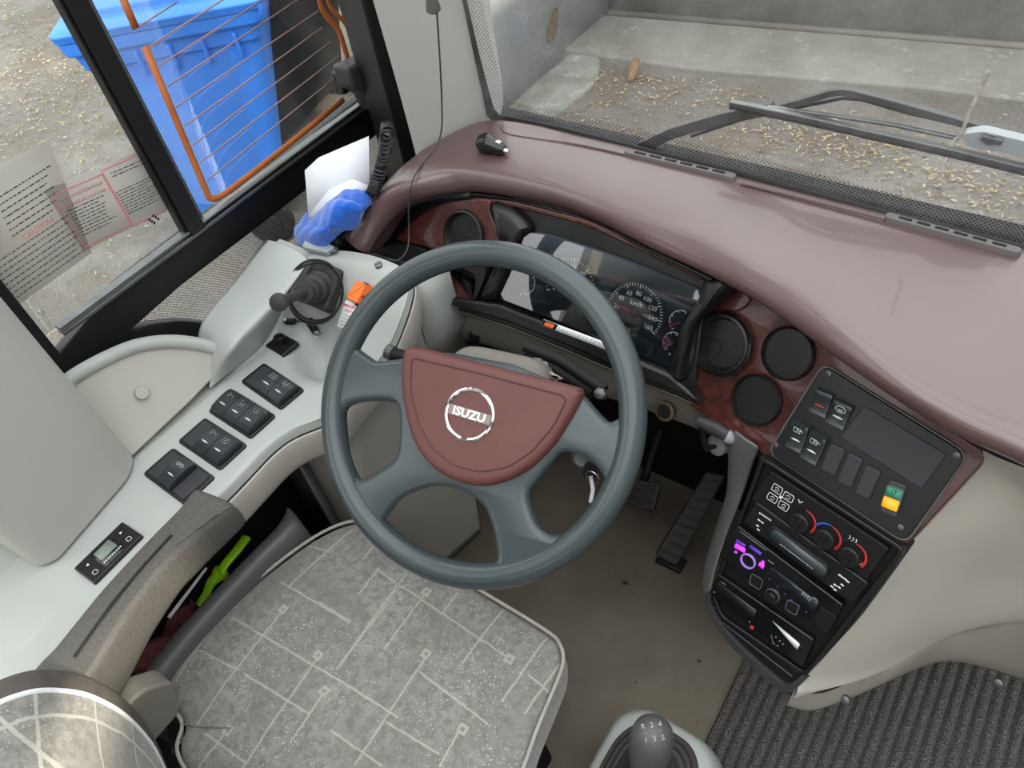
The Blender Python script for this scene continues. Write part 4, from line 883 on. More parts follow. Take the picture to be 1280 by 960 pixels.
b.build('printed_symbols', M['greyprint'], lw, smooth=False)
# moulded skirt below the units, grey nose piece with steps
b = MB(); Q = cr(K.pts([(882, 740), (884, 766), (912, 806), (958, 850), (984, 869), (1008, 852)], .004), 30, False)+cr(K.pts([(1002, 841), (984, 853), (962, 838), (918, 797), (894, 763), (890, 743)], .004), 30, False)
b.prism(K, Q, -.05, .006, .002); b.build('skirt', M['char'], con, bevel=.003)
for q0, q1 in (((898, 775), (990, 846)), ((893, 760), (996, 839))):
    b = MB(); b.tube([K.w(*K.px(*q0, .002), .001), K.w(*K.px(*q1, .002), .001)], .0022, 8); b.build('skirt_rib', M['black'], con)
# grey side body right of the console
colA = [(1232, 568, .83), (1228, 582, .78), (1180, 640, .71), (1128, 700, .64), (1085, 762, .55), (1040, 818, .47), (1014, 846, .432), (1000, 861, .42)]
colB = [(1262, 578, .83), (1262, 605, .75), (1226, 660, .68), (1180, 718, .59), (1132, 778, .50), (1088, 822, .43), (1048, 848, .40), (996, 866, .415)]
colC = [(1340, 606, .83), (1330, 650, .72), (1310, 700, .62), (1265, 735, .54), (1215, 772, .47), (1150, 808, .41), (1080, 848, .38), (993, 870, .41)]
colD = [(1480, 660, .83), (1480, 740, .70), (1460, 780, .60), (1400, 780, .53), (1300, 776, .46), (1200, 790, .41), (1105, 838, .375), (991, 873, .405)]
g4 = [[Z(*p) for p in c] for c in (colA, colB, colC, colD)]
g4[0] = [p+A3(-.004, .004, 0) for p in g4[0]]
rows = [cr(r, 24, False) for r in zip(*g4)]; rows = [cr(r, 48, False) for r in zip(*rows)]
b = MB(); b.grid(rows); b.build('side_body', M['beige'], con, sub=1)
# lower step strip with arch
topl = [(990, 868, .41), (1020, 876, .385), (1062, 860, .378), (1110, 834, .376), (1155, 806, .40), (1200, 788, .41), (1250, 778, .435), (1300, 776, .46), (1400, 780, .52)]
botl = [(982, 879, .395), (1016, 884, .368), (1062, 872, .36), (1100, 858, .352), (1140, 842, .35), (1172, 833, .36), (1210, 838, .36), (1285, 862, .36), (1400, 900, .36)]
tv, bv_ = [[Z(*p) for p in q] for q in (topl, botl)]
r0 = cr(tv, 50, False); r3 = cr(bv_, 50, False); r1 = [p+A3(.0, -.014, -.006) for p in r0]; r2 = [p*.35+q*.65+A3(.0, -.010, 0) for p, q in zip(r0, r3)]; r4 = [p+A3(0, .05, -.01) for p in r3]
b = MB(); b.grid([[p+A3(0, .01, .004) for p in r0], r0, r1, r2, r3, r4]); b.build('step_strip', M['beige_dark'], con, sub=1)
for x, y, z in ((1250, 845, .372), (1060, 866, .372)):
    c = Z(x, y, z)+A3(0, -.012, .0); b = MB(); b.lathe(Fr(c, (-.2, -.8, .5), (1, 0, 0)), [(.007, -.004), (.007, .002), (.004, .004), (0, .004)], 14); b.build('bolt', M['dullmetal'], con)
# inner dark plinth that carries it down to the floor
b = MB(); b.prism(None, [(-.10, .80), (.0, .76), (.10, .88), (.3, .955), (1.1, .958), (1.1, .968), (-.1, .968)], 0, .50); b.build('plinth', M['blackm'], con, bevel=.01)
# left grey cheek of the console: runs from the lower panel down to the floor
L0 = [(905, 524, .672), (902, 545, .64), (904, 580, .58), (905, 615, .51), (894, 655, .44), (880, 700, .38), (878, 730, .34)]
L1 = [(948, 560, .69), (944, 575, .655), (935, 600, .60), (922, 632, .55), (906, 670, .50), (892, 715, .455), (885, 745, .43)]
a0, a1 = [[Z(*p) for p in q] for q in (L0, L1)]
b = MB(); b.grid([cr([p+A3(-.006, .10, 0) for p in a0], 30, False), cr(a0, 30, False), cr([p*.5+q*.5+A3(-.004, -.006, .0) for p, q in zip(a0, a1)], 30, False), cr(a1, 30, False)]); b.build('cheek', M['cheek'], con, solid=.005, sub=1)
# grey bracket with the lighter, and pull lever
pv = thing('pull_lever', 'grey pull lever on a pivot under the wood panel, beside the console', 'lever', Z(905, 560, .60))
L = Fr(Z(893, 541, .655), (-.1, -.9, .4), (1, -.2, 0)); b = MB(); b.tube([Z(873, 526, .665), Z(893, 534, .667), Z(912, 544, .66)], [.008, .011, .012], 14); b.build('handle', M['char'], pv)
b = MB(); b.ball(Z(912, 544, .66), .0125, 10); b.build('knob', M['greyprint'], pv)
b = MB(); b.tube([Z(876, 527, .655), Z(879, 545, .63), Z(883, 560, .61)], .005, 8); b.tube([Z(883, 560, .61), Z(898, 556, .625)], .006, 8); b.build('pivot_rod', M['blackm'], pv)
b = MB(); b.lathe(Fr(Z(897, 556, .622), (-.3, -.8, .3), (1, 0, 0)), [(.016, -.02), (.016, .004), (.010, .007), (0, .007)], 20); b.build('pivot', M['cheek'], pv)
# ------------------------------------------------------------------ steering wheel
WC = A3(-.45, .424, .829); WN = A3(.126, -.622, .773); WF = Fr(WC, WN, np.cross(A3(0, 0, 1), -unit(WN))*-1)
if WF.u[0] < 0: WF = Fr(WC, WN, -WF.u)
sw = thing('steering_wheel', 'slate grey four spoke steering wheel with burgundy centre pad', 'steering wheel', WC)
RO, RT = .215, .0165; RM = RO-RT
b = MB(); n = 96
b.tube([WF.w(RM*math.cos(2*math.pi*i/n), RM*math.sin(2*math.pi*i/n)) for i in range(n)], RT, 18, closed=True); b.build('rim', M['rim'], sw)
def hole(P, n=48): return cr(WF.pts(P), n)
# openings between the spokes
def inner_arc(px0, px1, k=26, rad=RM-.012):
    a0, a1 = [math.atan2(q[1], q[0]) for q in (WF.px(*px0), WF.px(*px1))]
    if a1 < a0: a1 += 2*math.pi
    return [(rad*math.cos(t), rad*math.sin(t)) for t in np.linspace(a0, a1, k)]
up_arc = inner_arc((773, 520), (455, 440))
upper = up_arc+WF.pts([(470, 452), (500, 449), (560, 440), (640, 455), (700, 480), (728, 492), (748, 515), (762, 529)])
upper = rpoly(upper, .004, 2)
hB = hole([(432, 512), (452, 503), (490, 502), (499, 512), (500, 545), (496, 570), (478, 585), (455, 598), (446, 596), (435, 568), (431, 535)])
hC = hole([(479, 652), (488, 638), (504, 622), (542, 608), (579, 614), (604, 631), (614, 652), (621, 680), (621, 700), (608, 707), (587, 708), (546, 702), (508, 684), (484, 664)])
hD = hole([(662, 618), (675, 598), (692, 577), (703, 566), (716, 566), (735, 573), (750, 588), (755, 602), (746, 625), (733, 643), (715, 662), (700, 668), (682, 665), (670, 650)])
disc = [( (RM)*math.cos(t), (RM)*math.sin(t)) for t in np.linspace(0, 2*math.pi, 120)[:-1]]
sheet('spokes', WF, disc, [upper, hB, hC, hD], .022, M['rim'], sw, .009, .008, 4)
# centre pad
padp = [(506, 440), (514, 435), (530, 436), (620, 459), (716, 483), (727, 489), (726, 498), (712, 524), (690, 558), (662, 585), (632, 601), (600, 607), (566, 599), (538, 580), (519, 552), (508, 515), (503, 475)]
c = .024; P = cr(WF.pts(padp, .014), 110); b = MB(); b.pillow(WF, P, ((.002, 0), (-.001, .004), (-.001, .012), (.001, .018), (.0035, .0212)), ((.05, .0018), (.11, .0026), (.35, .0028), (.6, .003), (.85, .003))); hp = b.build('centre_pad', M['hubred'], sw, sub=1)
g1 = [(514, 447), (600, 467), (702, 494), (708, 500), (692, 532), (664, 565), (634, 584), (600, 590), (568, 582), (541, 561), (523, 530), (513, 490)]
b = MB(); b.tube([WF.w(p[0], p[1], .0238) for p in rpoly(WF.pts(g1, c), .008, 5)], .0011, 6, closed=True); b.build('pad_groove', pl('groove', (74, 40, 38), .5, .4, .05), hp)
# chrome ring emblem with lettering
a, d = WF.px(587, 518, c); tr_ = WF.px(615, 528, c); tl_ = WF.px(561, 512, c); rot = math.atan2(tr_[1]-tl_[1], tr_[0]-tl_[0])
g = WF.sub(a, d, c, rot); b = MB(); R0 = .0305; b.lathe(g, [(R0+.0022, -.002), (R0+.002, .002), (R0, .003), (R0-.002, .002), (R0-.0022, -.002)], 48, cap=False); em = b.build('emblem_ring', M['chrome'], hp)
b = MB(); b.box(g, (-.0285, .0285), (-.0062, .0062), (-.001, .0014)); b.build('emblem_plate', pl('brushed_plate', (132, 122, 116), .5, .4, .05, 60), em, bevel=.0006)
b = MB(); b.text(g, 'ISUZU', 0, -.0003, .0142, .0016, .0009, bold=.0005, sx=1.12); b.build('emblem_letters', pl('silver_letters', (226, 224, 220), .3, .5, 0), em, smooth=False)
b = MB(); p = WF.px(569, 571, c); b.line(WF, [(p[0]-.003, p[1]), (p[0], p[1]+.001), (p[0]+.003, p[1]-.001)], .001, c-.0005); b.build('pad_mark', pl('scuff', (150, 104, 98), .5), hp, smooth=False)
# ------------------------------------------------------------------ steering column
col = thing('steering_column', 'steering column with shroud, stalks and ignition lock behind the wheel', 'steering column', WC+A3(.02, .2, -.7))
CF = Fr(WC, WN, WF.u)
b = MB(); b.lathe(CF, [(.06, -.01), (.062, -.05), (.055, -.07), (.045, -.09), (.042, -.30), (.042, -.62)], 30); b.build('tube', M['blackm'], col)
b = MB(); P = rrect(-.075, .075, -.05, .085, .04, 6); rows = [[CF.w(p[0]*k, p[1]*k, h) for p in P] for h, k in ((-.035, .7), (-.04, .95), (-.06, 1.0), (-.13, .95), (-.17, .6))]; gg = b.grid(rows, closed=True); b.F(gg[0]); b.F(gg[-1]); b.build('shroud', M['beige_dark'], col, sub=1)
def cz(x, y, c): return CF.w(*CF.px(x, y, c), c)
b = MB(); b.tube([cz(540, 450, -.06), cz(505, 446, -.055), cz(488, 441, -.05)], [.007, .009, .0095], 12); st1 = b.build('stalk', M['blackm'], col); b = MB(); b.tube([cz(492, 442, -.05), cz(484, 439, -.05)], .0105, 14); b.build('stalk_cap', M['dullmetal'], st1)
# steering rack bracket seen through the upper gap
b = MB(); b.tube([cz(655, 432, -.12), cz(700, 450, -.13), cz(756, 488, -.12)], .008, 10); b.tube([cz(660, 440, -.14), cz(742, 490, -.14)], .012, 10); b.build('bracket', M['blackm'], col)
for x, y in ((672, 454), (680, 458), (750, 492)): b = MB(); b.lathe(Fr(cz(x, y, -.11), WN, WF.u), [(.008, -.02), (.008, .004), (.005, .006), (0, .006)], 6); b.build('bolt', M['dullmetal'], col)
b = MB(); P = [CF.px(x, y, -.06) for x, y in ((600, 442), (640, 448), (680, 462), (700, 474), (660, 470), (620, 460))]; b.prism(CF, cr(P, 40), -.075, -.06, .004); b.build('column_cover', M['beige'], col, bevel=.004)
b = MB(); b.lathe(Fr(cz(728, 572, -.13), unit(A3(.3, -.7, .6)), (1, 0, 0)), [(.016, -.05), (.016, .0), (.011, .004), (0, .002)], 20); b.build('ignition_lock', M['dullmetal'], col)
ky = thing('ignition_key', 'ignition key with metal key ring hanging below the wheel hub', 'key', cz(740, 605, -.13))
b = MB(); kf = Fr(cz(738, 588, -.115), unit(A3(.3, -.8, .5)), (1, 0, 0)); b.prism(kf, rrect(-.009, .009, -.012, .012, .006), -.002, .002); b.build('bow', M['blackm'], ky, bevel=.001)
b = MB(); b.tube([cz(738, 595, -.112), cz(741, 612, -.112), cz(738, 628, -.112)], .0035, 8); b.build('second_key', M['metal'], ky)
b = MB(); kc = cz(740, 598, -.11); b.tube([kc+A3(.010*math.cos(t), .002, .012*math.sin(t)) for t in np.linspace(0, 2*math.pi, 25)[:-1]], .001, 6, closed=True); b.build('key_ring', M['metal'], ky)
# ------------------------------------------------------------------ pedals
def pedal(name, label, P, z0, z1, thick, mat):
    q = [Z(x, y, z) for (x, y), z in zip(P, (z1, z1, z0, z0))]; u = q[1]-q[0]; v = q[0]-q[3]; nn = np.cross(u, v); f = Fr(sum(q)/4, nn, u)
    t = thing(name, label, 'pedal', sum(q)/4-A3(0, 0, .03)); b = MB(); PP = rpoly([f.px(x, y) for x, y in P], .008); b.prism(f, PP, -thick, 0, .002); pad = b.build('pad', mat, t, bevel=.003)
    b = MB(); h = np.linalg.norm(v)/2
    for k in np.linspace(.08, .92, 9):
        l_, r_ = q[0]*(1-k)+q[3]*k, q[1]*(1-k)+q[2]*k; b.tube([l_*.88+r_*.12+f.n*.0005, l_*.12+r_*.88+f.n*.0005], .0032, 8)
    b.build('tread', mat, t, bevel=.001); return t, f, h
bp, f, h = pedal('brake_pedal', 'ribbed black brake pedal on the floor behind the wheel', [(780, 596), (828, 604), (818, 640), (772, 626)], .07, .10, .012, M['rubber'])
b = MB(); b.tube([f.w(0, 0, -.01), f.w(0, h*.6, -.04), A3(*f.w(0, h, -.04))+A3(0, .10, .12)], .010, 10); b.build('arm', M['blackm'], bp)
ap, f, h = pedal('accelerator_pedal', 'long black accelerator pedal beside the console cheek', [(882, 590), (908, 594), (846, 708), (818, 694)], .02, .17, .016, M['rubber'])
b = MB(); b.box(Fr(Z(838, 704, .0), (0, 0, 1), (1, 0, 0)), (-.03, .03), (-.015, .02), (0, .012)); b.build('hinge', M['blackm'], ap, bevel=.003)
# ------------------------------------------------------------------ gear lever
gl = thing('gear_lever', 'gear lever with dark knob in a ribbed rubber boot on a grey housing', 'gear lever', Z(800, 960, .18)*A3(1, 1, 0))
gc = Z(803, 985, .33); gf = Fr(A3(gc[0], gc[1], 0), (0, 0, 1), (1, .0, 0))
b = MB(); rows = [[gf.w(*p, h) for p in rrect(-w, w, -l, l, .055, 6)] for h, w, l in ((0, .12, .16), (.1, .11, .15), (.24, .095, .13), (.30, .086, .115), (.315, .078, .105), (.315, .06, .09))]; gg = b.grid(rows, closed=True); b.F(gg[-1]); b.build('housing', M['grey'], gl, sub=1)
b = MB(); rows = []
for i, (h, k) in enumerate(((.312, 1.0), (.330, .99), (.322, .88), (.338, .86), (.330, .76), (.346, .74), (.338, .64), (.352, .60), (.350, .5), (.385, .28), (.40, .2))): rows.append([gf.w(p[0]*k*.068, p[1]*k*.095, h) for p in rrect(-1, 1, -1, 1, .75, 6)])
gg = b.grid(rows, closed=True); b.F(gg[-1]); b.build('boot', M['rubber'], gl, sub=1)
kt = Z(817, 912, .585); kb = Z(808, 958, .50); ax = unit(kt-kb)
b = MB(); b.tube([gf.w(0, 0, .36), kb-ax*.02, kb], .011, 12); b.build('shaft', M['char'], gl)
kf = Fr(kb, ax, np.cross(A3(0, 1, 0), ax)); b = MB(); b.lathe(kf, [(.013, -.03), (.018, -.01), (.023, .02), (.026, .05), (.026, .068), (.0235, .082), (.017, .092), (.008, .0965), (0, .0975)], 28); kn = b.build('knob', pl('grey_knob', (74, 74, 76), .45, .5, .08, 20), gl)
kc = kb+ax*.070; cd = unit(unit(CAM-kc)*.8+ax*.6); tf = Fr(kc+cd*.0262, cd, _r*.98+_u*.15); b = MB()
for i, s in enumerate('R24'): b.text(tf, s, -.010+.010*i, .0075, .0085, .0004-.0016*abs(i-1), .0005)
for i, s in enumerate('135'): b.text(tf, s, -.010+.010*i, -.0075, .0085, .0004-.0016*abs(i-1), .0005)
b.line(tf, [(-.010, .0), (.010, .0)], .0008, .0)
for x in (-.01, 0, .01): b.line(tf, [(x, .003), (x, -.003)], .0008, -.0002-.0012*(x != 0))
b.build('shift_pattern', M['greyprint'], kn, smooth=False)
# ------------------------------------------------------------------ ribbed mat
b = MB(); x0, x1 = -.11, .95; nx = int((x1-x0)/.0205); prof = []
for i in range(nx):
    xx = x0+i*.0205
    for u_, h in ((0, .004), (.12, .011), (.25, .0145), (.55, .0148), (.72, .012), (.84, .005), (.92, .003)): prof.append((xx+u_*.0205, h))
rows = [[A3(x, y, h*(1 if .2 < y < 1 else 1)+.0015*math.sin(x*90+y*40)) for x, h in prof] for y in np.linspace(-.3, .94, 40)]
b.grid(rows); tag(b.build('ribbed_mat', M['mat'], sub=0, solid=.003, smooth=True, sharp=80), 'dark grey ribbed entrance mat on the floor beside the console', 'floor mat')
# ------------------------------------------------------------------ driver's side console
TZ = .70
TF = Fr((-.85, .3, TZ), (0, 0, 1), (1, 0, 0))
sc_ = thing('side_console', 'pale grey moulded side console under the driver side window', 'console', (-.9, .3, 0))
# top deck: loft from rear to front; columns: inner wall foot, deck left, deck right edge, side drop
def zp(x, y, z): return Z(x, y, z)
left = [(-40, 765, TZ), (60, 672, TZ), (166, 576, TZ), (255, 500, TZ), (329, 437, TZ), (349, 405, .706), (360, 378, .735), (371, 347, .77), (382, 326, .798), (396, 313, .806)]
midl = [(0, 800, TZ), (100, 700, TZ), (200, 604, TZ), (290, 520, TZ), (372, 432, TZ), (386, 416, .703), (406, 388, .735), (420, 358, .772), (432, 330, .803), (436, 314, .81)]
midr = [(60, 845, TZ), (150, 745, TZ), (240, 622, TZ), (318, 556, TZ), (392, 470, TZ), (412, 446, .705), (440, 410, .735), (462, 374, .774), (474, 340, .805), (474, 322, .81)]
rite = [(110, 890, TZ), (196, 790, TZ), (276, 612, TZ), (345, 544, TZ), (408, 514, TZ), (440, 478, .703), (478, 436, .735), (498, 392, .775), (508, 356, .802), (507, 336, .806)]
cols_ = [[Z(*p) for p in q] for q in (left, midl, midr, rite)]
xr = float(cols_[3][2][0])
for k, yv in ((0, -.32), (1, -.05)):
    for c_, xv in zip(cols_, (-.94, -.885, -.825, xr)): c_[k] = A3(xv, yv, TZ)
# pull out a bump where the deck widens towards the cup holder
rows = []
for i in range(len(left)):
    l, m1, m2, r_ = [c[i] for c in cols_]
    rows.append([l+A3(-.09, 0, -.006), l+A3(-.012, 0, -.008), l, m1, m2, r_, r_+A3(.006, 0, -.004), r_+A3(.009, 0, -.016)])
# resample along and across
rows = [cr(r, 26, False) for r in rows]; rows = [list(c) for c in zip(*[cr(c, 60, False) for c in zip(*rows)])]
cup = Z(402, 440, TZ); 
def dent(p):
    d = math.hypot(p[0]-cup[0], p[1]-cup[1]); k = max(0, min(1, (.052-d)/.018)); k = k*k*(3-2*k); return A3(p[0], p[1], p[2]-.05*k)
rows = [[dent(p) for p in r] for r in rows]
b = MB(); b.grid(rows); b.build('deck', M['grey'], sc_, sub=1)
edge = rows_edge = [r[-1] for r in zip(*[list(x) for x in zip(*rows)])]
edge = [r[-1] for r in rows]
# side drop below the deck edge: short lip then panel leaning inwards to the floor
b = MB(); e0 = edge; e1 = [p+A3(.002, 0, -.035) for p in e0]; e2 = [A3(p[0]-.004, p[1], max(p[2]-.065, .60)) for p in e0]
b.grid([e0, e1, e2]); b.build('deck_apron', M['beige'], sc_, solid=.004, sub=1)
b = MB(); kk = [max(0, min(1, (p[1]-.36)/.06)) for p in e2]; kk = [k*k*(3-2*k) for k in kk]; e3 = [A3((p[0]-.012)*k+(-.905)*(1-k), p[1], p[2]+.004) for p, k in zip(e2, kk)]; e4 = [A3((-.80+.10*max(0, (p[1]-.35)/.3))*k-.91*(1-k), p[1], .30) for p, k in zip(e2, kk)]; e5 = [A3((-.79+.06*max(0, (p[1]-.35)/.3))*k-.91*(1-k), p[1], 0) for p, k in zip(e2, kk)]
b.grid([e2, e3, e4, e5]); b.build('side_panel', M['beige'], sc_, solid=.004, sub=1)
# end wall of the console facing the steering column
b = MB(); q = [Z(507, 338, .806), Z(512, 352, .79), Z(540, 440, .66), Z(548, 470, .60)]; q2 = [p+A3(.02, .09, -.004) for p in q]
b.grid([[edge[-1]+A3(0, 0, 0), edge[-1]+A3(.02, .06, 0)], [Z(520, 385, .74), Z(520, 385, .74)+A3(.02, .07, 0)], [Z(532, 430, .66), Z(532, 430, .66)+A3(.02, .08, 0)], [Z(540, 470, .5), Z(540, 470, .5)+A3(.02, .08, 0)]])
b.build('front_panel', M['grey'], sc_, solid=.004)
# inner wall band from the deck up to the window ledge
footb = [(262, 486, .70), (286, 468, .70), (310, 449, .70), (329, 432, .702), (345, 408, .712), (354, 388, .73), (366, 360, .77), (380, 332, .80)]
topb = [(266, 458, .727), (286, 440, .762), (304, 419, .774), (322, 401, .781), (343, 380, .79), (356, 367, .797), (370, 350, .805), (384, 330, .811)]
outb = [(256, 436, .735), (278, 418, .762), (298, 397, .775), (315, 380, .781), (337, 359, .79), (352, 346, .798), (368, 329, .807), (384, 315, .813)]
l0, l1, l2 = [[Z(*p) for p in q] for q in (footb, topb, outb)]
l3 = [A3(min(p[0]-.02, -1.0), p[1], p[2]-.004) for p in l2]
g5 = [cr(r, 40, False) for r in (l0, [a*.9+c*.1+A3(-.004, 0, 0) for a, c in zip(l0, l1)], [a*.12+c*.88 for a, c in zip(l0, l1)], l1, l2, l3)]
b = MB(); b.grid(g5); b.build('window_ledge', M['grey'], sc_, solid=.004, sub=1)
# arched trim panel on the wall behind the deck
AF = Fr(Z(165, 570, TZ), (.86, -.05, .5), (0, 1, 0))
arch = [(160, 578), (118, 530), (86, 478), (92, 470), (130, 447), (170, 429), (215, 424), (256, 428), (284, 437), (290, 442), (284, 456), (240, 502), (200, 540)]
b = MB(); P = rpoly(AF.pts(arch), .012, 4); b.prism(AF, P, -.03, 0, .002); ap_ = b.build('arched_panel', M['beige'], sc_, bevel=.004, seg=3)
rim = [(84, 482), (90, 472), (130, 449), (172, 432), (215, 427), (256, 432), (282, 441)]
b = MB(); b.tube([AF.w(p[0], p[1], .0) for p in cr(AF.pts(rim), 40, False)], .011, 10); b.build('arched_rim', M['grey'], sc_)
a, d = AF.px(176, 491); g = AF.sub(a, d, 0); b = MB(); b.lathe(g, [(.0105, -.002), (.0105, .006), (.009, .009), (0, .0095)], 24); b.build('trim_button', M['beige'], sc_)
# switch modules
def module(label, P, items):
    t = thing('switch_module', label, 'switch module', TF.w(*TF.px(*P[3])), 'rocker switch modules on the side console')
    g, w, h = quad_frame(TF, P, .0)
    b = MB(); b.prism(g, rrect(-w*1.03, w*1.03, -h*1.03, h*1.03, .006), -.006, .004, .001); fr = b.build('frame', M['black'], t, bevel=.0012)
    n = 3; x0 = -w*.90; cw = w*1.80/3
    for k, it in enumerate(items):
        q0, q1 = x0+k*cw, x0+(k+1)*cw; hh = h*.86
        if it is None or it == 'blank':
            b = MB(); b.prism(g, rrect(q0+.0005, q1-.0005, -hh, hh, .003), .003, .0062, .001); b.build('blank_cover', M['blank'], t, bevel=.0008); continue
        gg = g.sub((q0+q1)/2, 0, .004); ww = cw/2*.96
        o = MB(); rws = []; H = .0115
        prof = [(-1, -.001), (-.98, H*.45), (-.8, H*.75), (-.3, H*.95), (.3, H*1.05), (.7, H*1.02), (.95, H*.8), (1, H*.5), (1, -.001)]
        for y, z in prof: rws.append([gg.w(-ww, y*hh, -.001)]+[gg.w(x*ww, y*hh, z) for x in (-1, -.9, 0, .9, 1)]+[gg.w(ww, y*hh, -.001)])
        o.grid(rws); ob = o.build('rocker_switch', M['rocker'], t, sharp=50, bevel=.0008)
        b = MB(); gi = gg.sub(0, -.32*hh, H*.95+.0004, tilt=.08); b.prism(gi, [(x*ww*.5, sgn*.0011*(1-x*x)) for sgn, xs in ((-1, np.linspace(-1, 1, 9)), (1, np.linspace(1, -1, 9))) for x in xs], -.0006, .0006); b.build('indicator_bar', M['white'], ob, smooth=False)
        b = MB(); gi = gg.sub(0, .42*hh, H*1.05+.0004); it(b, gi, ww*.48); b.build('icon', M['greyprint'], ob, smooth=False)
    return t
module('switch module with wide blank and two rockers, nearest the square rotary adjuster', [(331, 455), (379, 487), (353, 514), (302, 479)], ['blank', ic_defrost, ic_wave])
module('switch module filled with three rockers, second from the square rotary adjuster', [(291, 488), (344, 519), (315, 551), (263, 516)], [ic_key, ic_step, ic_seat])
module('switch module with one blank and two rockers, third from the square rotary adjuster', [(257, 523), (307, 556), (278, 590), (224, 554)], ['blank', ic_key, ic_lamp])
module('switch module with a single rocker between blanks, by the armrest tip', [(216, 561), (269, 596), (232, 634), (182, 594)], ['blank', ic_text('OPD'), 'blank'])
# mirror adjuster
mj = thing('mirror_adjuster', 'small square black rotary adjuster at the front of the deck', 'adjuster', TF.w(*TF.px(352, 432)))
g, w, h = quad_frame(TF, [(352, 417), (375, 429), (354, 447), (331, 433)], .0)
b = MB(); b.prism(g, rrect(-w, w, -h, h, .003), -.004, .004, .001); b.build('frame', M['black'], mj, bevel=.0015)
b = MB(); b.lathe(g, [(w*.62, .004), (w*.6, .0055), (w*.5, .006)], 24); b.lathe(g, [(w*.36, .004), (w*.3, .014), (w*.36, .020), (w*.2, .022), (0, .022)], 20); b.build('knob', M['blackg'], mj)
# side controller with small display
ct_ = thing('heater_controller', 'small black controller with grey display and arrow keys on the rear deck', 'controller', Z(137, 694, TZ))
g, w, h = quad_frame(TF, [(154, 654), (179, 669), (122, 735), (95, 713)], .0)
b = MB(); b.prism(g, rrect(-w, w, -h, h, .003), -.004, .006, .001); b.build('case', M['black'], ct_, bevel=.0012)
b = MB(); b.prism(g, rrect(-w*.8, w*.8, -h*.42, h*.42, .002), .006, .0066); b.build('face', M['blackg'], ct_, smooth=False)
b = MB(); b.prism(g, rrect(-w*.62, w*.20, -h*.33, h*.3, .001), .0066, .007); b.build('display', M['display'], ct_, smooth=False)
b = MB(); 
for x, y, s in ((-.35, .68, 1), (-.35, -.68, -1)): b.flat(g, [(w*x-.002, h*y-s*.002), (w*x+.002, h*y-s*.002), (w*x, h*y+s*.002)], .0064)
for y in (.66, -.7): b.line(g, rrect(w*.3, w*.6, h*y-.003, h*y+.003, .001, 1), .0006, .0062, .0002, True)
for k in np.linspace(-.35, .3, 9): b.line(g, [(w*.45, h*k), (w*.45, h*k+.002)], .0022, .0068, .0002)
b.build('printed_symbols', M['white'], ct_, smooth=False)
# screws on the pod
b = MB(); c = Z(473, 331, .811); b.lathe(Fr(c, (0, -.1, 1), (1, 0, 0)), [(.006, -.003), (.006, .0015), (.003, .003), (0, .001)], 14); b.build('screw', M['dullmetal'], sc_)
b = MB(); c = Z(417, 312, .815); b.lathe(Fr(c, (0, -.1, 1), (1, 0, 0)), [(.007, -.003), (.007, .0015), (.003, .003), (0, .001)], 14); b.build('screw', M['dullmetal'], sc_)
# parking brake lever with rubber gaiter, aimed at the driver
pbk = thing('parking_brake', 'dark parking brake lever with rubber bellows on the console pod', 'parking brake', Z(395, 372, .74))
A, B = Z(401, 358, .775), Z(348, 378, .865); ax = unit(B-A); PBF = Fr(A, ax, np.cross((0, 0, 1), ax))
L_ = np.linalg.norm(B-A)
pf = Fr(A, unit(A3(.1, -.55, .8)), (1, 0, 0)); b = MB(); b.prism(pf, rrect(-.034, .034, -.036, .04, .008), -.012, .008, .004); b.build('base_plate', M['rubber'], pbk, bevel=.003)
b = MB(); b.lathe(PBF, [(.026, -.004), (.027, .006), (.026, .012), (.020, .016), (.019, .022), (.023, .026), (.0225, .034), (.017, .038), (.016, .044), (.0185, .048), (.018, .055), (.010, .058), (0, .058)], 30); b.build('bellows', M['rubber'], pbk)
b = MB(); b.lathe(PBF, [(.007, .05), (.007, .064), (.0155, .065), (.0165, .069), (.0155, .073), (.008, .074), (.0065, L_-.008)], 26); b.build('stem', M['rubber'], pbk)
b = MB(); b.lathe(PBF, [(.006, L_-.018), (.010, L_-.010), (.0135, L_-.002), (.0125, L_+.003), (.008, L_+.006), (0, L_+.007)], 26); b.build('knob', M['rubber'], pbk)
# charging cable coiled round the lever, two plugs
uc = thing('charging_cable', 'thin black charging cable coiled round the parking brake with silver plug', 'cable', Z(390, 370, .745))
b = MB(); P = []
for i in range(200):
    t = i/200*2*math.pi*3.0; k = 1+.05*math.sin(i*.11)
    px_, py_ = 393+34*k*math.cos(t), 364+38*k*math.sin(t)+2*math.sin(i*.05)
    zz = .775-(py_-358)*.00105+.009+.0016*math.sin(i*.2); P.append(Z(px_, py_, zz))
b.tube(P, .0019, 6); b.build('coil', M['black'], uc)
b = MB(); b.tube(cr([Z(390, 398, .735), Z(380, 401, .727), Z(372, 402, .722)], 12, False), .0017, 6); b.tube(cr([Z(384, 400, .73), Z(390, 405, .722), Z(392, 412, .715)], 12, False), .0017, 6); b.build('lead', M['black'], uc)
def plug(p, q, w, h, metal_len, nm):
    d = unit(q-p); f = Fr(p, d, np.cross((0, 0, 1), d)); L2 = np.linalg.norm(q-p)
    b = MB(); b.prism(f, rrect(-w, w, -h, h, h*.6), 0, L2); o = b.build(nm, M['black'], uc, bevel=.0008)
    b = MB(); b.prism(f, rrect(-w*.8, w*.8, -h*.7, h*.7, .0003), L2, L2+metal_len); b.build('contact', M['metal'], o, bevel=.0003)
plug(Z(369, 402, .719), Z(358, 402, .717), .0055, .0035, .005, 'phone_plug'); plug(Z(387, 403, .719), Z(395, 415, .713), .0065, .0035, .011, 'usb_plug')
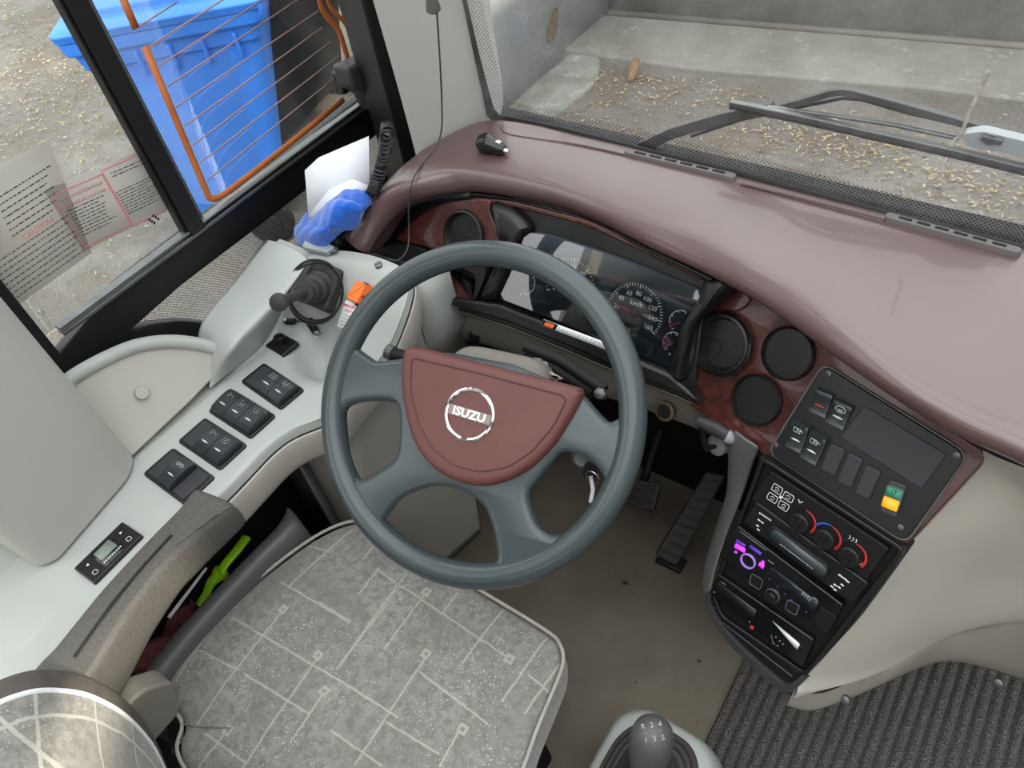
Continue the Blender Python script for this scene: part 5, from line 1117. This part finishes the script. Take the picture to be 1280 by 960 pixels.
# emergency switch guard and tag
es = thing('emergency_switch', 'orange flip guard of the emergency switch on the console pod', 'switch', Z(442, 365, .77))
PF = Fr(Z(441, 366, .775), unit(A3(.05, -.55, .83)), (1, .1, 0))
q = PF.pts([(444, 348), (460, 354), (447, 381), (430, 373)], .02); b = MB(); b.prism(PF, rpoly(q, .003), .004, .020, .003); b.build('guard', M['orange'], es, bevel=.002)
b = MB(); q = PF.pts([(454, 352), (461, 355), (450, 384), (443, 382)], .012); b.prism(PF, q, .0, .012); b.build('toggle_base', M['blackm'], es, bevel=.001)
b = MB(); b.tube([PF.w(*PF.px(452, 368, .008), .008), PF.w(*PF.px(455, 372, .018), .018)], .003, 8); b.build('toggle', M['metal'], es)
b = MB(); q = PF.pts([(432, 375), (449, 381), (441, 413), (421, 408)], .003); b.prism(PF, rpoly(q, .002), -.002, .003); tg_ = b.build('switch_tag', M['paper'], es, smooth=False); tg_['label'] = 'white paper tag with red heading'
u_ = A3(*PF.px(449, 381))-A3(*PF.px(432, 375)); ra = math.atan2(u_[1], u_[0]); 
b = MB(); b.text(PF, 'EMERGENCY', *PF.px(439, 384, .003), .0062, .0032, .0001, ra, bold=.0001); b.text(PF, 'SWITCH', *PF.px(438, 390, .003), .006, .0032, .0001, ra, bold=.0001); b.build('tag_heading', M['red'], tg_, smooth=False)
b = MB()
for k in range(4):
    y = 393+k*4; p0, p1 = A3(*PF.px(428-k*1.0, y, .003)), A3(*PF.px(441-k*1.0, y+4, .003))
    for s_ in np.linspace(0, .9, 6): b.line(PF, [p0+(p1-p0)*s_, p0+(p1-p0)*(s_+random.uniform(.08, .14))], .0008, .0032)
b.build('tag_print', M['blackm'], tg_, smooth=False)

# ------------------------------------------------------------------ driver's seat
seat = thing('driver_seat', 'driver seat in dusty grey fabric with line pattern and grey armrest', 'seat', (-.5, .1, 0))
CZ = .50
oc = [(440, 652), (462, 652), (520, 690), (600, 738), (682, 788), (700, 806), (704, 826), (697, 850), (672, 910), (648, 975), (600, 1075), (560, 1160)]
ol = [(430, 1160), (330, 1060), (250, 985), (222, 940), (228, 905), (213, 880), (205, 852), (212, 832), (238, 800), (280, 762), (330, 718), (380, 680), (415, 660)]
outl = cr([Z(x, y, CZ)[:2] for x, y in oc+ol], 130)
def offset(P, w):
    Q = []; n = len(P); s = 1 if area(P) > 0 else -1
    for i in range(n):
        e1 = unit(A3(*P[i])-A3(*P[i-1])+1e-9); e2 = unit(A3(*P[(i+1) % n])-A3(*P[i])+1e-9); h = A3(-e1[1], e1[0])+A3(-e2[1], e2[0]); h = h/max(np.dot(h, h), 1.2)*2*w*s; Q.append(A3(*P[i])+h)
    return Q
cen = np.mean(outl, axis=0); cen = A3(-.50, .10)
def hgt(x, y): return .006*math.sin(2.2*(x+.5)*3)*0+.012-.30*max(0, abs(x+.5)-.12)**2
def cushion_mat():
    t = NT('dusty_line_fabric'); tc = t.N('ShaderNodeTexCoord'); v = tc.outputs['Object']; s_ = t.N('ShaderNodeSeparateXYZ', i_0=v)
    X, Y = s_.outputs[0], s_.outputs[1]
    base = t.ramp(t.noise(7, 5, .65, v), [(.3, lin((122, 119, 112))), (.55, lin((138, 136, 130))), (.75, lin((152, 150, 143)))])
    base = t.mix(t.ramp(t.noise(90, 3, .7, v), [(.4, (0, 0, 0)), (.65, (1, 1, 1))]), base, lin((114, 112, 107)))
    sp_ = t.math('MULTIPLY', t.ramp(t.N('ShaderNodeTexVoronoi', i_Vector=v, i_Scale=230.0).outputs['Distance'], [(.14, (1, 1, 1)), (.28, (0, 0, 0))]), t.ramp(t.noise(13, 4, .7, v), [(.42, (.1, .1, .1)), (.66, (1, 1, 1))]))
    base = t.mix(t.math('MULTIPLY', sp_, .75), base, lin((214, 211, 203)))
    return t, v, X, Y, base
def seg_mask(t, X, Y, segs, w, wob):
    tot = None
    for (x0, y0, x1, y1) in segs:
        dx, dy = x1-x0, y1-y0; L = math.hypot(dx, dy); dx /= L; dy /= L
        a = t.math('ADD', t.math('MULTIPLY', t.math('SUBTRACT', X, x0), dx), t.math('MULTIPLY', t.math('SUBTRACT', Y, y0), dy))
        c = t.math('ADD', t.math('MULTIPLY', t.math('SUBTRACT', X, x0), -dy), t.math('MULTIPLY', t.math('SUBTRACT', Y, y0), dx))
        m = t.math('MULTIPLY', t.math('LESS_THAN', t.math('ABSOLUTE', t.math('ADD', c, wob)), w), t.math('LESS_THAN', t.math('ABSOLUTE', t.math('SUBTRACT', a, L/2)), L/2))
        tot = m if tot is None else t.math('MAXIMUM', tot, m)
    return tot
def sq_mask(t, X, Y, pts, r):
    tot = None
    for x0, y0 in pts:
        d = t.math('MAXIMUM', t.math('ABSOLUTE', t.math('SUBTRACT', X, x0)), t.math('ABSOLUTE', t.math('SUBTRACT', Y, y0)))
        m = t.math('LESS_THAN', d, r); tot = m if tot is None else t.math('MAXIMUM', tot, m)
    return tot
sl = seat.location
def S2(x, y): p = Z(x, y, CZ+.008); return p[0]-sl[0], p[1]-sl[1]
segs_px = [((440, 660), (360, 735)), ((475, 710), (450, 745)), ((508, 718), (423, 840)), ((530, 745), (482, 815)), ((572, 740), (553, 768)), ((630, 757), (578, 832)), ((683, 795), (627, 878)), ((700, 825), (655, 892)),
    ((535, 822), (445, 960)), ((575, 915), (550, 960)), ((354, 765), (240, 912)), ((400, 825), (302, 965)), ((408, 868), (366, 930)), ((285, 915), (240, 965)), ((483, 760), (423, 840)), ((262, 785), (218, 850)), ((480, 660), (455, 700)),
    ((384, 680), (412, 690)), ((350, 727), (440, 782)), ((470, 712), (637, 824)), ((290, 772), (470, 880)), ((307, 844), (390, 896)), ((248, 812), (300, 840)), ((405, 840), (500, 900)), ((525, 842), (610, 906)), ((256, 916), (310, 955)), ((415, 915), (480, 960)), ((660, 843), (685, 862)), ((485, 905), (550, 945)), ((400, 755), (440, 780))]
sq_px = [(533, 740), (534, 820), (637, 824), (579, 913), (400, 822), (408, 867), (355, 763), (286, 914)]
t, v, X, Y, base = cushion_mat()
wob = t.math('MULTIPLY', t.math('SUBTRACT', t.noise(60, 3, .6, v), .5), .004)
m = seg_mask(t, X, Y, [(*S2(*p), *S2(*q)) for p, q in segs_px], .0015, wob)
m2 = t.math('SUBTRACT', sq_mask(t, X, Y, [S2(*p) for p in sq_px], .0065), sq_mask(t, X, Y, [S2(*p) for p in sq_px], .0025)); m = t.math('MULTIPLY', t.math('MAXIMUM', m, m2), .5)
col_ = t.mix(m, base, lin((186, 183, 170))); t.pbr(col_, .95, 0, .12, normal=t.bump(t.noise(650, 2, .7, v), .5, .001), sheen=.3); M['fabric'] = t.m
b = MB(); rings = []
for w, z in ((.012, CZ-.12), (0.002, CZ-.10), (-.004, CZ-.05), (-.002, CZ-.016), (.003, CZ-.004), (.012, CZ+.003), (.03, CZ+.007)): rings.append([A3(p[0], p[1], z) for p in offset(outl, w)])
r6 = offset(outl, .03)
for k in (.15, .35, .55, .75, .92): rings.append([A3(*(p*(1-k)+cen*k), CZ+.007+.010*math.sin(min(1, k*1.6)*math.pi/2)) for p in r6])
gg = b.grid(rings, closed=True); b.F(gg[-1]); b.build('cushion', M['fabric'], seat, sub=1)
b = MB(); b.tube([A3(p[0], p[1], CZ+.001) for p in offset(outl, .0)], .0027, 8, closed=True); b.build('piping', pl('piping', (158, 154, 145), .8, .2, .1, 40), seat)
b = MB(); b.prism(None, [(-.74, -.2), (-.3, -.2), (-.3, .27), (-.72, .27)], .16, CZ-.10, .01); b.build('seat_base', M['blackm'], seat, bevel=.01)
b = MB(); b.prism(None, [(-.68, -.15), (-.36, -.15), (-.36, .2), (-.68, .2)], 0, .18); b.build('pedestal', M['blackm'], seat, bevel=.01)
# cross seam near the back of the cushion
b = MB(); b.tube(cr([Z(229, 905, CZ+.004), Z(245, 908, CZ+.009), Z(290, 910, CZ+.012)], 16, False), .0012, 6); b.build('cushion_seam', pl('seam', (112, 108, 100), .8), seat)
# low backrest with a rounded top: side profile swept across the seat, charcoal border, fabric middle
XL, XR = -.652, -.235
side = [XX(x, y, XL) for x, y in ((222, 985), (210, 945), (196, 912), (180, 888), (155, 862), (128, 845), (100, 834), (60, 830), (30, 835), (0, 846))]
front = [A3(p[1], p[2]) for p in side]
pf_ = cr(front+[A3(-.125, .885), A3(-.165, .872), A3(-.195, .82), A3(-.21, .68), A3(-.20, .52), A3(-.15, .47)], 90)
def yz(P, x): return [A3(x, p[0], p[1]) for p in P]
def dish(x): return .088*max(0, math.sin(math.pi*min(1, max(0, (x-XL)/(XR-XL)))))**.8
def yzd(P, x): d_ = dish(x); return [A3(x, p[0]-d_*min(1, max(0, (p[0]+.215)/.08)), p[1]) for p in P]
b = MB(); rr = []
for x, w in [(XL-.016, .05), (XL-.013, .022), (XL-.006, .007), (XL+.004, .0)]+[(x_, 0) for x_ in np.linspace(XL+.02, XR-.02, 13)]+[(XR-.004, .0), (XR+.006, .007), (XR+.013, .022), (XR+.016, .05)]: rr.append(yzd(offset(pf_, w), x))
gg = b.grid(rr, closed=True); b.F(gg[0]); b.F(gg[-1]); b.build('backrest_border', pl('bolster_fabric', (84, 79, 74), .8, .3, .15, 60, 500, .4), seat, sub=1)
t, v, X, Y, base = cushion_mat(); Zc = t.N('ShaderNodeSeparateXYZ', i_0=v).outputs[2]
wob = t.math('MULTIPLY', t.math('SUBTRACT', t.noise(60, 3, .6, v), .5), .004)
tot = None
for x0 in (-.605, -.55, -.47, -.40, -.33, -.27):
    m = t.math('LESS_THAN', t.math('ABSOLUTE', t.math('ADD', t.math('SUBTRACT', X, x0-sl[0]), wob)), .0018); tot = m if tot is None else t.math('MAXIMUM', tot, m)
for z0 in (.60, .68, .76, .835):
    m = t.math('LESS_THAN', t.math('ABSOLUTE', t.math('ADD', t.math('SUBTRACT', Zc, z0-sl[2]), wob)), .0018); tot = t.math('MAXIMUM', tot, m)
for y0 in (-.115, -.165):
    m = t.math('LESS_THAN', t.math('ABSOLUTE', t.math('ADD', t.math('SUBTRACT', Y, y0-sl[1]), wob)), .0018); tot = t.math('MAXIMUM', tot, t.math('MULTIPLY', m, t.math('GREATER_THAN', Zc, .80-sl[2])))
t.pbr(t.mix(t.math('MULTIPLY', tot, .62), base, lin((188, 185, 174))), .95, 0, .12, normal=t.bump(t.noise(650, 2, .7, v), .5, .001), sheen=.3)
pp = cr(front+[A3(-.125, .885), A3(-.165, .872), A3(-.19, .83)], 50, False)
def out(P, w):
    Q = []
    for i, p in enumerate(P):
        d = unit(P[min(i+1, len(P)-1)]-P[max(i-1, 0)]); Q.append(p+A3(d[1], -d[0])*w)
    return Q
b = MB(); rr = []
XA, XB = XL+.022, XR-.022
for x, w in [(XA, -.004), (XA, .001), (XA+.003, .0035)]+[(x_, .005) for x_ in np.linspace(XA+.012, XB-.012, 13)]+[(XB-.003, .0035), (XB, .001), (XB, -.004)]: rr.append(yzd(out(pp, w), x))
b.grid(rr); b.build('backrest_panel', t.m, seat, sub=1)
for x in (XA, XB): b = MB(); b.tube(yzd(out(pp, .002), x), .003, 8); b.build('piping', M['white'], seat)
# recliner joint between cushion and backrest
b = MB(); b.prism(None, [(p[0], p[1]) for p in (Z(206, 895, .49), Z(232, 902, .49), Z(232, 925, .49), Z(214, 945, .49))], .40, .492); b.build('recliner', M['blackg'], seat, bevel=.004)
# armrest
AZ = .755
af = [(30, 840), (60, 806), (115, 746), (170, 686), (225, 630), (238, 613), (248, 609), (280, 621), (289, 628), (286, 637), (213, 700), (172, 750), (138, 798), (105, 845), (70, 880)]
ao = cr([Z(x, y, AZ)[:2] for x, y in af], 90)
def arm_h(p): return AZ-.016*max(0, (.02-p[1])/.15)
b = MB(); rr = []
for w, dz in ((.004, -.062), (0, -.056), (-.001, -.03), (.0, -.010), (.002, -.004), (.005, -.0008)): rr.append([A3(p[0], p[1], arm_h(p)+dz*(1.0 if dz > -.02 else .75+.5*max(0, min(1, (.22-p[1])/.3)))) for p in offset(ao, w)])
r6 = offset(ao, .005); cc = sum(r6)/len(r6)
for k in (.05, .12, .35, .6, .85): rr.append([A3(*(q*(1-k)+cc*k), arm_h(q*(1-k)+cc*k)+.001) for q in r6])
gg = b.grid(rr, closed=True); b.F(gg[0]); b.F(gg[-1])
am = pl('armrest_skin', (76, 74, 71), .6, .35, .28, 420, 520, .9); ar = b.build('armrest', am, seat, sub=1)
b = MB(); P = cr([Z(x, y, AZ+.003) for x, y in ((214, 668), (176, 710), (128, 768), (88, 818))], 24, False); P = [A3(p[0], p[1], arm_h(p)+.0012) for p in P]; b.tube(P, .0022, 6); b.build('armrest_groove', M['blackm'], ar)
c0, c1_ = Z(185, 810, .64), Z(215, 800, .62); b = MB(); b.prism(Fr(A3(-.655, .0, .64), (1, 0, 0), (0, 1, 0)), rpoly([(-.12, -.06), (-.02, -.06), (.0, .0), (-.03, .035), (-.12, .035)], .012), -.03, .003); b.build('armrest_bracket', M['beige_dark'], seat, bevel=.004)
# ------------------------------------------------------------------ long door pocket between seat and console
pk = thing('storage_tray', 'long dark grey storage tray between the seat and the side console', 'tray', (-.80, .12, .2))
lipo = [Z(x, y, .53) for x, y in ((364, 634), (372, 642), (377, 656), (336, 696), (286, 748), (238, 802), (198, 852), (168, 896))]
lipi = [Z(x, y, .53) for x, y in ((355, 636), (348, 646), (330, 664), (292, 702), (246, 750), (200, 800), (164, 848), (140, 880))]
b = MB(); o0 = cr(lipo, 30, False); i0 = cr(lipi, 30, False)
b.grid([[p+A3(.0, 0, -.30) for p in o0], [p+A3(.0, 0, -.012) for p in o0], [p*.8+q*.2 for p, q in zip(o0, i0)], [p*.2+q*.8 for p, q in zip(o0, i0)], [p+A3(0, 0, -.01) for p in i0], [p+A3(.006, 0, -.26) for p in i0]]); b.build('inner_wall', M['tray'], pk, sub=1)
b = MB(); b.prism(None, [(-.90, -.2), (-.775, -.2), (-.80, .36), (-.86, .40), (-.90, .40)], .24, .26); b.build('bottom', M['blackm'], pk)
b = MB(); b.grid([[A3(-.885, y, z) for y in np.linspace(-.2, .37, 6)] for z in (.25, .58)]); b.build('outer_wall', M['blackm'], pk, solid=.006)
b = MB(); q = Z(345, 636, .54); b.grid([[A3(-.885, .36, z), A3(-.84, .375, z), A3(-.80, .345, z-.0)] for z in (.25, .57)]); b.build('front_wall', M['tray'], pk, solid=.006)
tag(None, None) if False else None
# things in the tray
gb = thing('lime_loop', 'lime green plastic strap handle lying in the storage tray', 'handle', Z(270, 715, .44)-A3(0, 0, .05))
b = MB(); P = cr([Z(308, 672, .47), Z(296, 688, .475), Z(281, 706, .475), Z(276, 716, .468), Z(264, 728, .46), Z(258, 742, .45), Z(248, 756, .44)], 40, False); b.tube(P, list(np.interp(range(40), [0, 16, 20, 24, 39], [.009, .0085, .012, .010, .006])), 12, flat=.6); b.build('strap', M['lime'], gb)
b = MB(); b.tube([P[18], P[21]], .0135, 12); b.build('collar', M['lime'], gb)
b = MB(); p, q = Z(258, 710, .50), Z(211, 772, .50); b.tube([p, q], [.0022, .0032], 8); tag(b.build('white_stick', M['paper']), 'thin white stick lying along the storage tray', 'stick')
b = MB(); rows = []
cA = [Z(235, 752, .45), Z(232, 775, .45), Z(205, 815, .46), Z(170, 855, .46)]
for i, s_ in enumerate(np.linspace(0, 1, 26)):
    k = cr(cA, 26, False)[i]; rows.append([A3(k[0]-.06+.11*u_, k[1]+.01*math.sin(u_*5), k[2]-.02+.03*math.sin(u_*6+s_*7)*(.6+.4*math.sin(s_*11))+.012*math.sin(s_*16+u_*9)) for u_ in np.linspace(0, 1, 20)])
b.grid(rows); tag(b.build('cleaning_rag', M['cloth_red'], solid=.004, sub=1), 'crumpled maroon rag stuffed in the rear of the storage tray', 'rag')
b = MB(); c = Z(294, 672, .40); b.lathe(Fr(c, unit(A3(.1, .3, .9)), (1, 0, 0)), [(0, -.06), (.03, -.06), (.032, .03), (.022, .045), (.02, .06), (0, .06)], 20); tag(b.build('dark_bottle', pl('smoky_plastic', (66, 60, 54), .35, .5, .3, 50)), 'small dark bottle standing in the front of the storage tray', 'bottle')

# ------------------------------------------------------------------ loose things on the dash and ledge
# car charger on the pad
cg = thing('car_charger', 'black car charger plug lying on top of the dashboard', 'charger', Z(618, 184, .90))
p, q = Z(604, 178, .918), Z(630, 188, .913); ax = unit(q-p); f = Fr(p, ax, np.cross((0, 0, 1), ax)); L2 = np.linalg.norm(q-p)
b = MB(); b.lathe(f, [(0, -.006), (.012, -.006), (.0155, .0), (.015, .012), (.011, L2*.6), (.0105, L2*.85), (.007, L2), (0, L2)], 24); b.build('body', M['blackg'], cg)
b = MB(); b.lathe(f, [(.004, L2), (.004, L2+.006), (.0025, L2+.008), (0, L2+.008)], 14); b.build('tip', M['metal'], cg)
b = MB(); b.box(f, (-.004, .004), (-.0125, .0125), (L2*.62, L2*.85)); b.build('spring', M['metal'], cg, bevel=.001)
# rubber stopper at the pad's left end
b = MB(); p, q = Z(412, 294, .822), Z(428, 308, .815); ax = unit(q-p); b.lathe(Fr(p, ax, np.cross((0, 0, 1), ax)), [(0, -.012), (.011, -.012), (.012, .0), (.007, .022), (.006, .026), (0, .027)], 18); tag(b.build('rubber_stopper', M['blackm']), 'black cone shaped rubber stopper by the blue cloth', 'stopper')
# grey lever piece under the cloth
b = MB(); p = Z(400, 309, .815); b.prism(Fr(p, (0, -.1, 1), (1, .2, 0)), rpoly([(-.03, -.008), (.02, -.012), (.028, .004), (-.005, .014), (-.032, .008)], .005), -.006, .004); tag(b.build('metal_clip', M['greyprint'], bevel=.002), 'small pale clip tucked under the blue cloth', 'clip')
# paper leaning in the corner of the window
PPf = Fr(Z(420, 270, .84), unit(A3(.55, -.75, .25)), (.8, .55, 0)); q = [PPf.w(*PPf.px(x, y)) for x, y in ((381, 213), (398, 197), (461, 170), (462, 240), (440, 260), (386, 275))]
b = MB(); vs = [b.V(p) for p in q]; b.F(vs); mid_ = [PPf.px(x, y) for x, y in ((381, 213), (398, 197), (461, 170), (462, 240), (440, 262), (386, 285))]
tag(b.build('paper_sheet', M['paper'], solid=.0006, smooth=False), 'white sheet of paper propped in the window corner behind the blue cloth', 'paper')
b = MB(); q = [PPf.w(*PPf.px(x, y, .004), .004+.0*x) for x, y in ((385, 270), (412, 236), (440, 224), (462, 232), (458, 250), (420, 275))]; b.F([b.V(p) for p in q]); tag(b.build('folded_paper', M['paper'], solid=.0006, smooth=False), 'second folded white paper in front of the propped sheet', 'paper')
# cloth, crumpled over the ledge
b = MB(); rows = []; ctl = [[(371, 288, .80), (372, 300, .795), (378, 306, .80), (392, 309, .812), (400, 305, .82)],
    [(386, 268, .825), (392, 278, .845), (400, 288, .85), (412, 294, .84), (420, 297, .83)],
    [(404, 250, .84), (412, 262, .868), (422, 272, .872), (432, 280, .855), (440, 282, .845)],
    [(424, 237, .85), (434, 244, .88), (444, 252, .885), (450, 262, .872), (454, 264, .86)],
    [(440, 234, .852), (450, 238, .872), (458, 244, .872), (462, 250, .865), (463, 254, .86)]]
C5 = [[Z(*p) for p in r] for r in ctl]; C5 = [cr(r, 34, False) for r in C5]; C5 = [cr(c, 46, False) for c in zip(*C5)]
for i, r in enumerate(C5):
    for j, p in enumerate(r): p[2] += .004*math.sin(i*.16+j*.22)+.0025*math.sin(j*.33-i*.12+1)+.006*abs(math.sin(i*.13-j*.17+.6))**.7-.004+.0012*math.sin(i*.9+j*.6)
b.grid(C5); tag(b.build('microfibre_cloth', M['cloth'], solid=.004, sub=1), 'bright blue microfibre cloth crumpled on the window ledge', 'cloth')
# spiral cord from the catch down to the ledge
scd = thing('spiral_cord', 'black coiled cord hanging beside the window corner', 'cord', Z(468, 238, .86))
path = cr([XX(474, 140, -.97), XX(483, 156, -.95), Z(484, 165, .985), Z(480, 195, .93), Z(472, 225, .89), Z(464, 244, .875)], 60, False)
b = MB(); P = []; n = 520
for i in range(n):
    t_ = i/(n-1)*59; k = int(min(t_, 58)); p = path[k]+(path[k+1]-path[k])*(t_-k); d = unit(path[min(k+1, 59)]-path[max(k-1, 0)]); e = unit(np.cross(d, (1, 0, 0))); e2 = np.cross(d, e)
    R = .0085*min(1, max(0, (i-70)/40)); P.append(p+R*(math.cos(i*.36)*e+math.sin(i*.36)*e2)*1.0)
b.tube(P, .0024, 6); b.build('coil', M['black'], scd)
# blind cord with tassel in front of the pillar
bc = thing('blind_cord', 'thin dark blind cord with a small bell shaped toggle hanging before the pillar', 'cord', Z(505, 325, .80))
P = cr([YY(541, -60, .70), YY(545, 0, .705), YY(549, 60, .71), YY(552, 120, .72), Z(552, 160, .93), Z(545, 185, .915), Z(528, 205, .90), Z(515, 228, .898), Z(511, 260, .86), Z(511, 290, .82), Z(509, 312, .805), Z(498, 325, .80), Z(484, 324, .805)], 80, False)
b = MB(); b.tube(P, .0013, 6); b.build('cord', M['char'], bc)
p = YY(540, 2, .70); f = Fr(p, (0, 0, 1), (1, 0, 0)); b = MB(); b.lathe(f, [(0, .03), (.004, .03), (.005, .012), (.0085, -.004), (.009, -.010), (.006, -.0125), (0, -.0125)], 18); b.build('toggle', M['dullmetal'], bc)
# ------------------------------------------------------------------ windscreen wipers outside
wp = thing('windscreen_wiper', 'black windscreen wiper with long blade and double arm outside the windscreen', 'wiper', YY(830, 172, .965))
WYP = .985
yy = lambda x, y, d=0.0: YY(x, y, WYP+d)
arm = [(800, 186), (838, 164), (900, 146), (960, 133), (1003, 126), (1035, 118), (1050, 117), (1065, 119), (1120, 133), (1200, 156), (1300, 183)]
wf_ = Fr((0, WYP, .95), (0, -1, 0), (1, 0, 0))
def bar(P, w, c0, c1, name, mat):
    b = MB(); Q = [A3(*wf_.px(*p)) for p in P]; L_, R2 = [], []
    for i in range(len(Q)):
        d = unit(Q[min(i+1, len(Q)-1)]-Q[max(i-1, 0)]); nn = A3(-d[1], d[0])*w/2; L_.append(Q[i]+nn); R2.append(Q[i]-nn)
    b.prism(wf_, L_+R2[::-1], c0, c1); return b.build(name, mat, wp, bevel=.001)
wpm = pl('wiper_grey', (58, 60, 60), .42, .5, .15, 30)
bar([(800, 186), (838, 168), (900, 150), (965, 137)], .017, -.012, .0, 'arm', wpm)
bar([(945, 144), (1003, 129), (1035, 119), (1050, 117), (1065, 119), (1130, 136), (1200, 156), (1330, 192)], .009, -.012, -.002, 'arm', wpm)
bar([(860, 175), (930, 152), (1000, 138), (1050, 128), (1075, 130), (1130, 146), (1190, 160), (1300, 192)], .005, -.02, -.010, 'linkage', wpm)
bar([(960, 132), (1040, 143), (1120, 155), (1200, 172)], .004, .0, .006, 'linkage', M['dullmetal'])
bar([(916, 124), (1000, 140), (1100, 162), (1200, 184), (1300, 208)], .0055, .004, .014, 'blade_spine', M['dullmetal'])
bar([(917, 127), (1000, 144), (1100, 166), (1200, 188), (1300, 212)], .006, .006, .017, 'blade_rubber', M['blackm'])
b = MB(); Q = rpoly([wf_.px(*p) for p in ((1205, 160), (1232, 156), (1300, 172), (1300, 196), (1268, 188), (1215, 180), (1206, 172))], .006); b.prism(wf_, Q, .0, .012, .002); b.build('clamp_plate', M['greyprint'], wp, bevel=.002)
a, d = wf_.px(1238, 174, .013); b = MB(); b.lathe(wf_.sub(a, d, .012), [(.0075, 0), (.007, .003), (.003, .0035), (0, .002)], 18); b.build('screw', M['dullmetal'], wp)
b = MB(); Q = rpoly([wf_.px(*p) for p in ((1232, 160), (1258, 166), (1256, 172), (1230, 166))], .002); b.prism(wf_, Q, .010, .020); b.build('clip', M['char'], wp, bevel=.001)
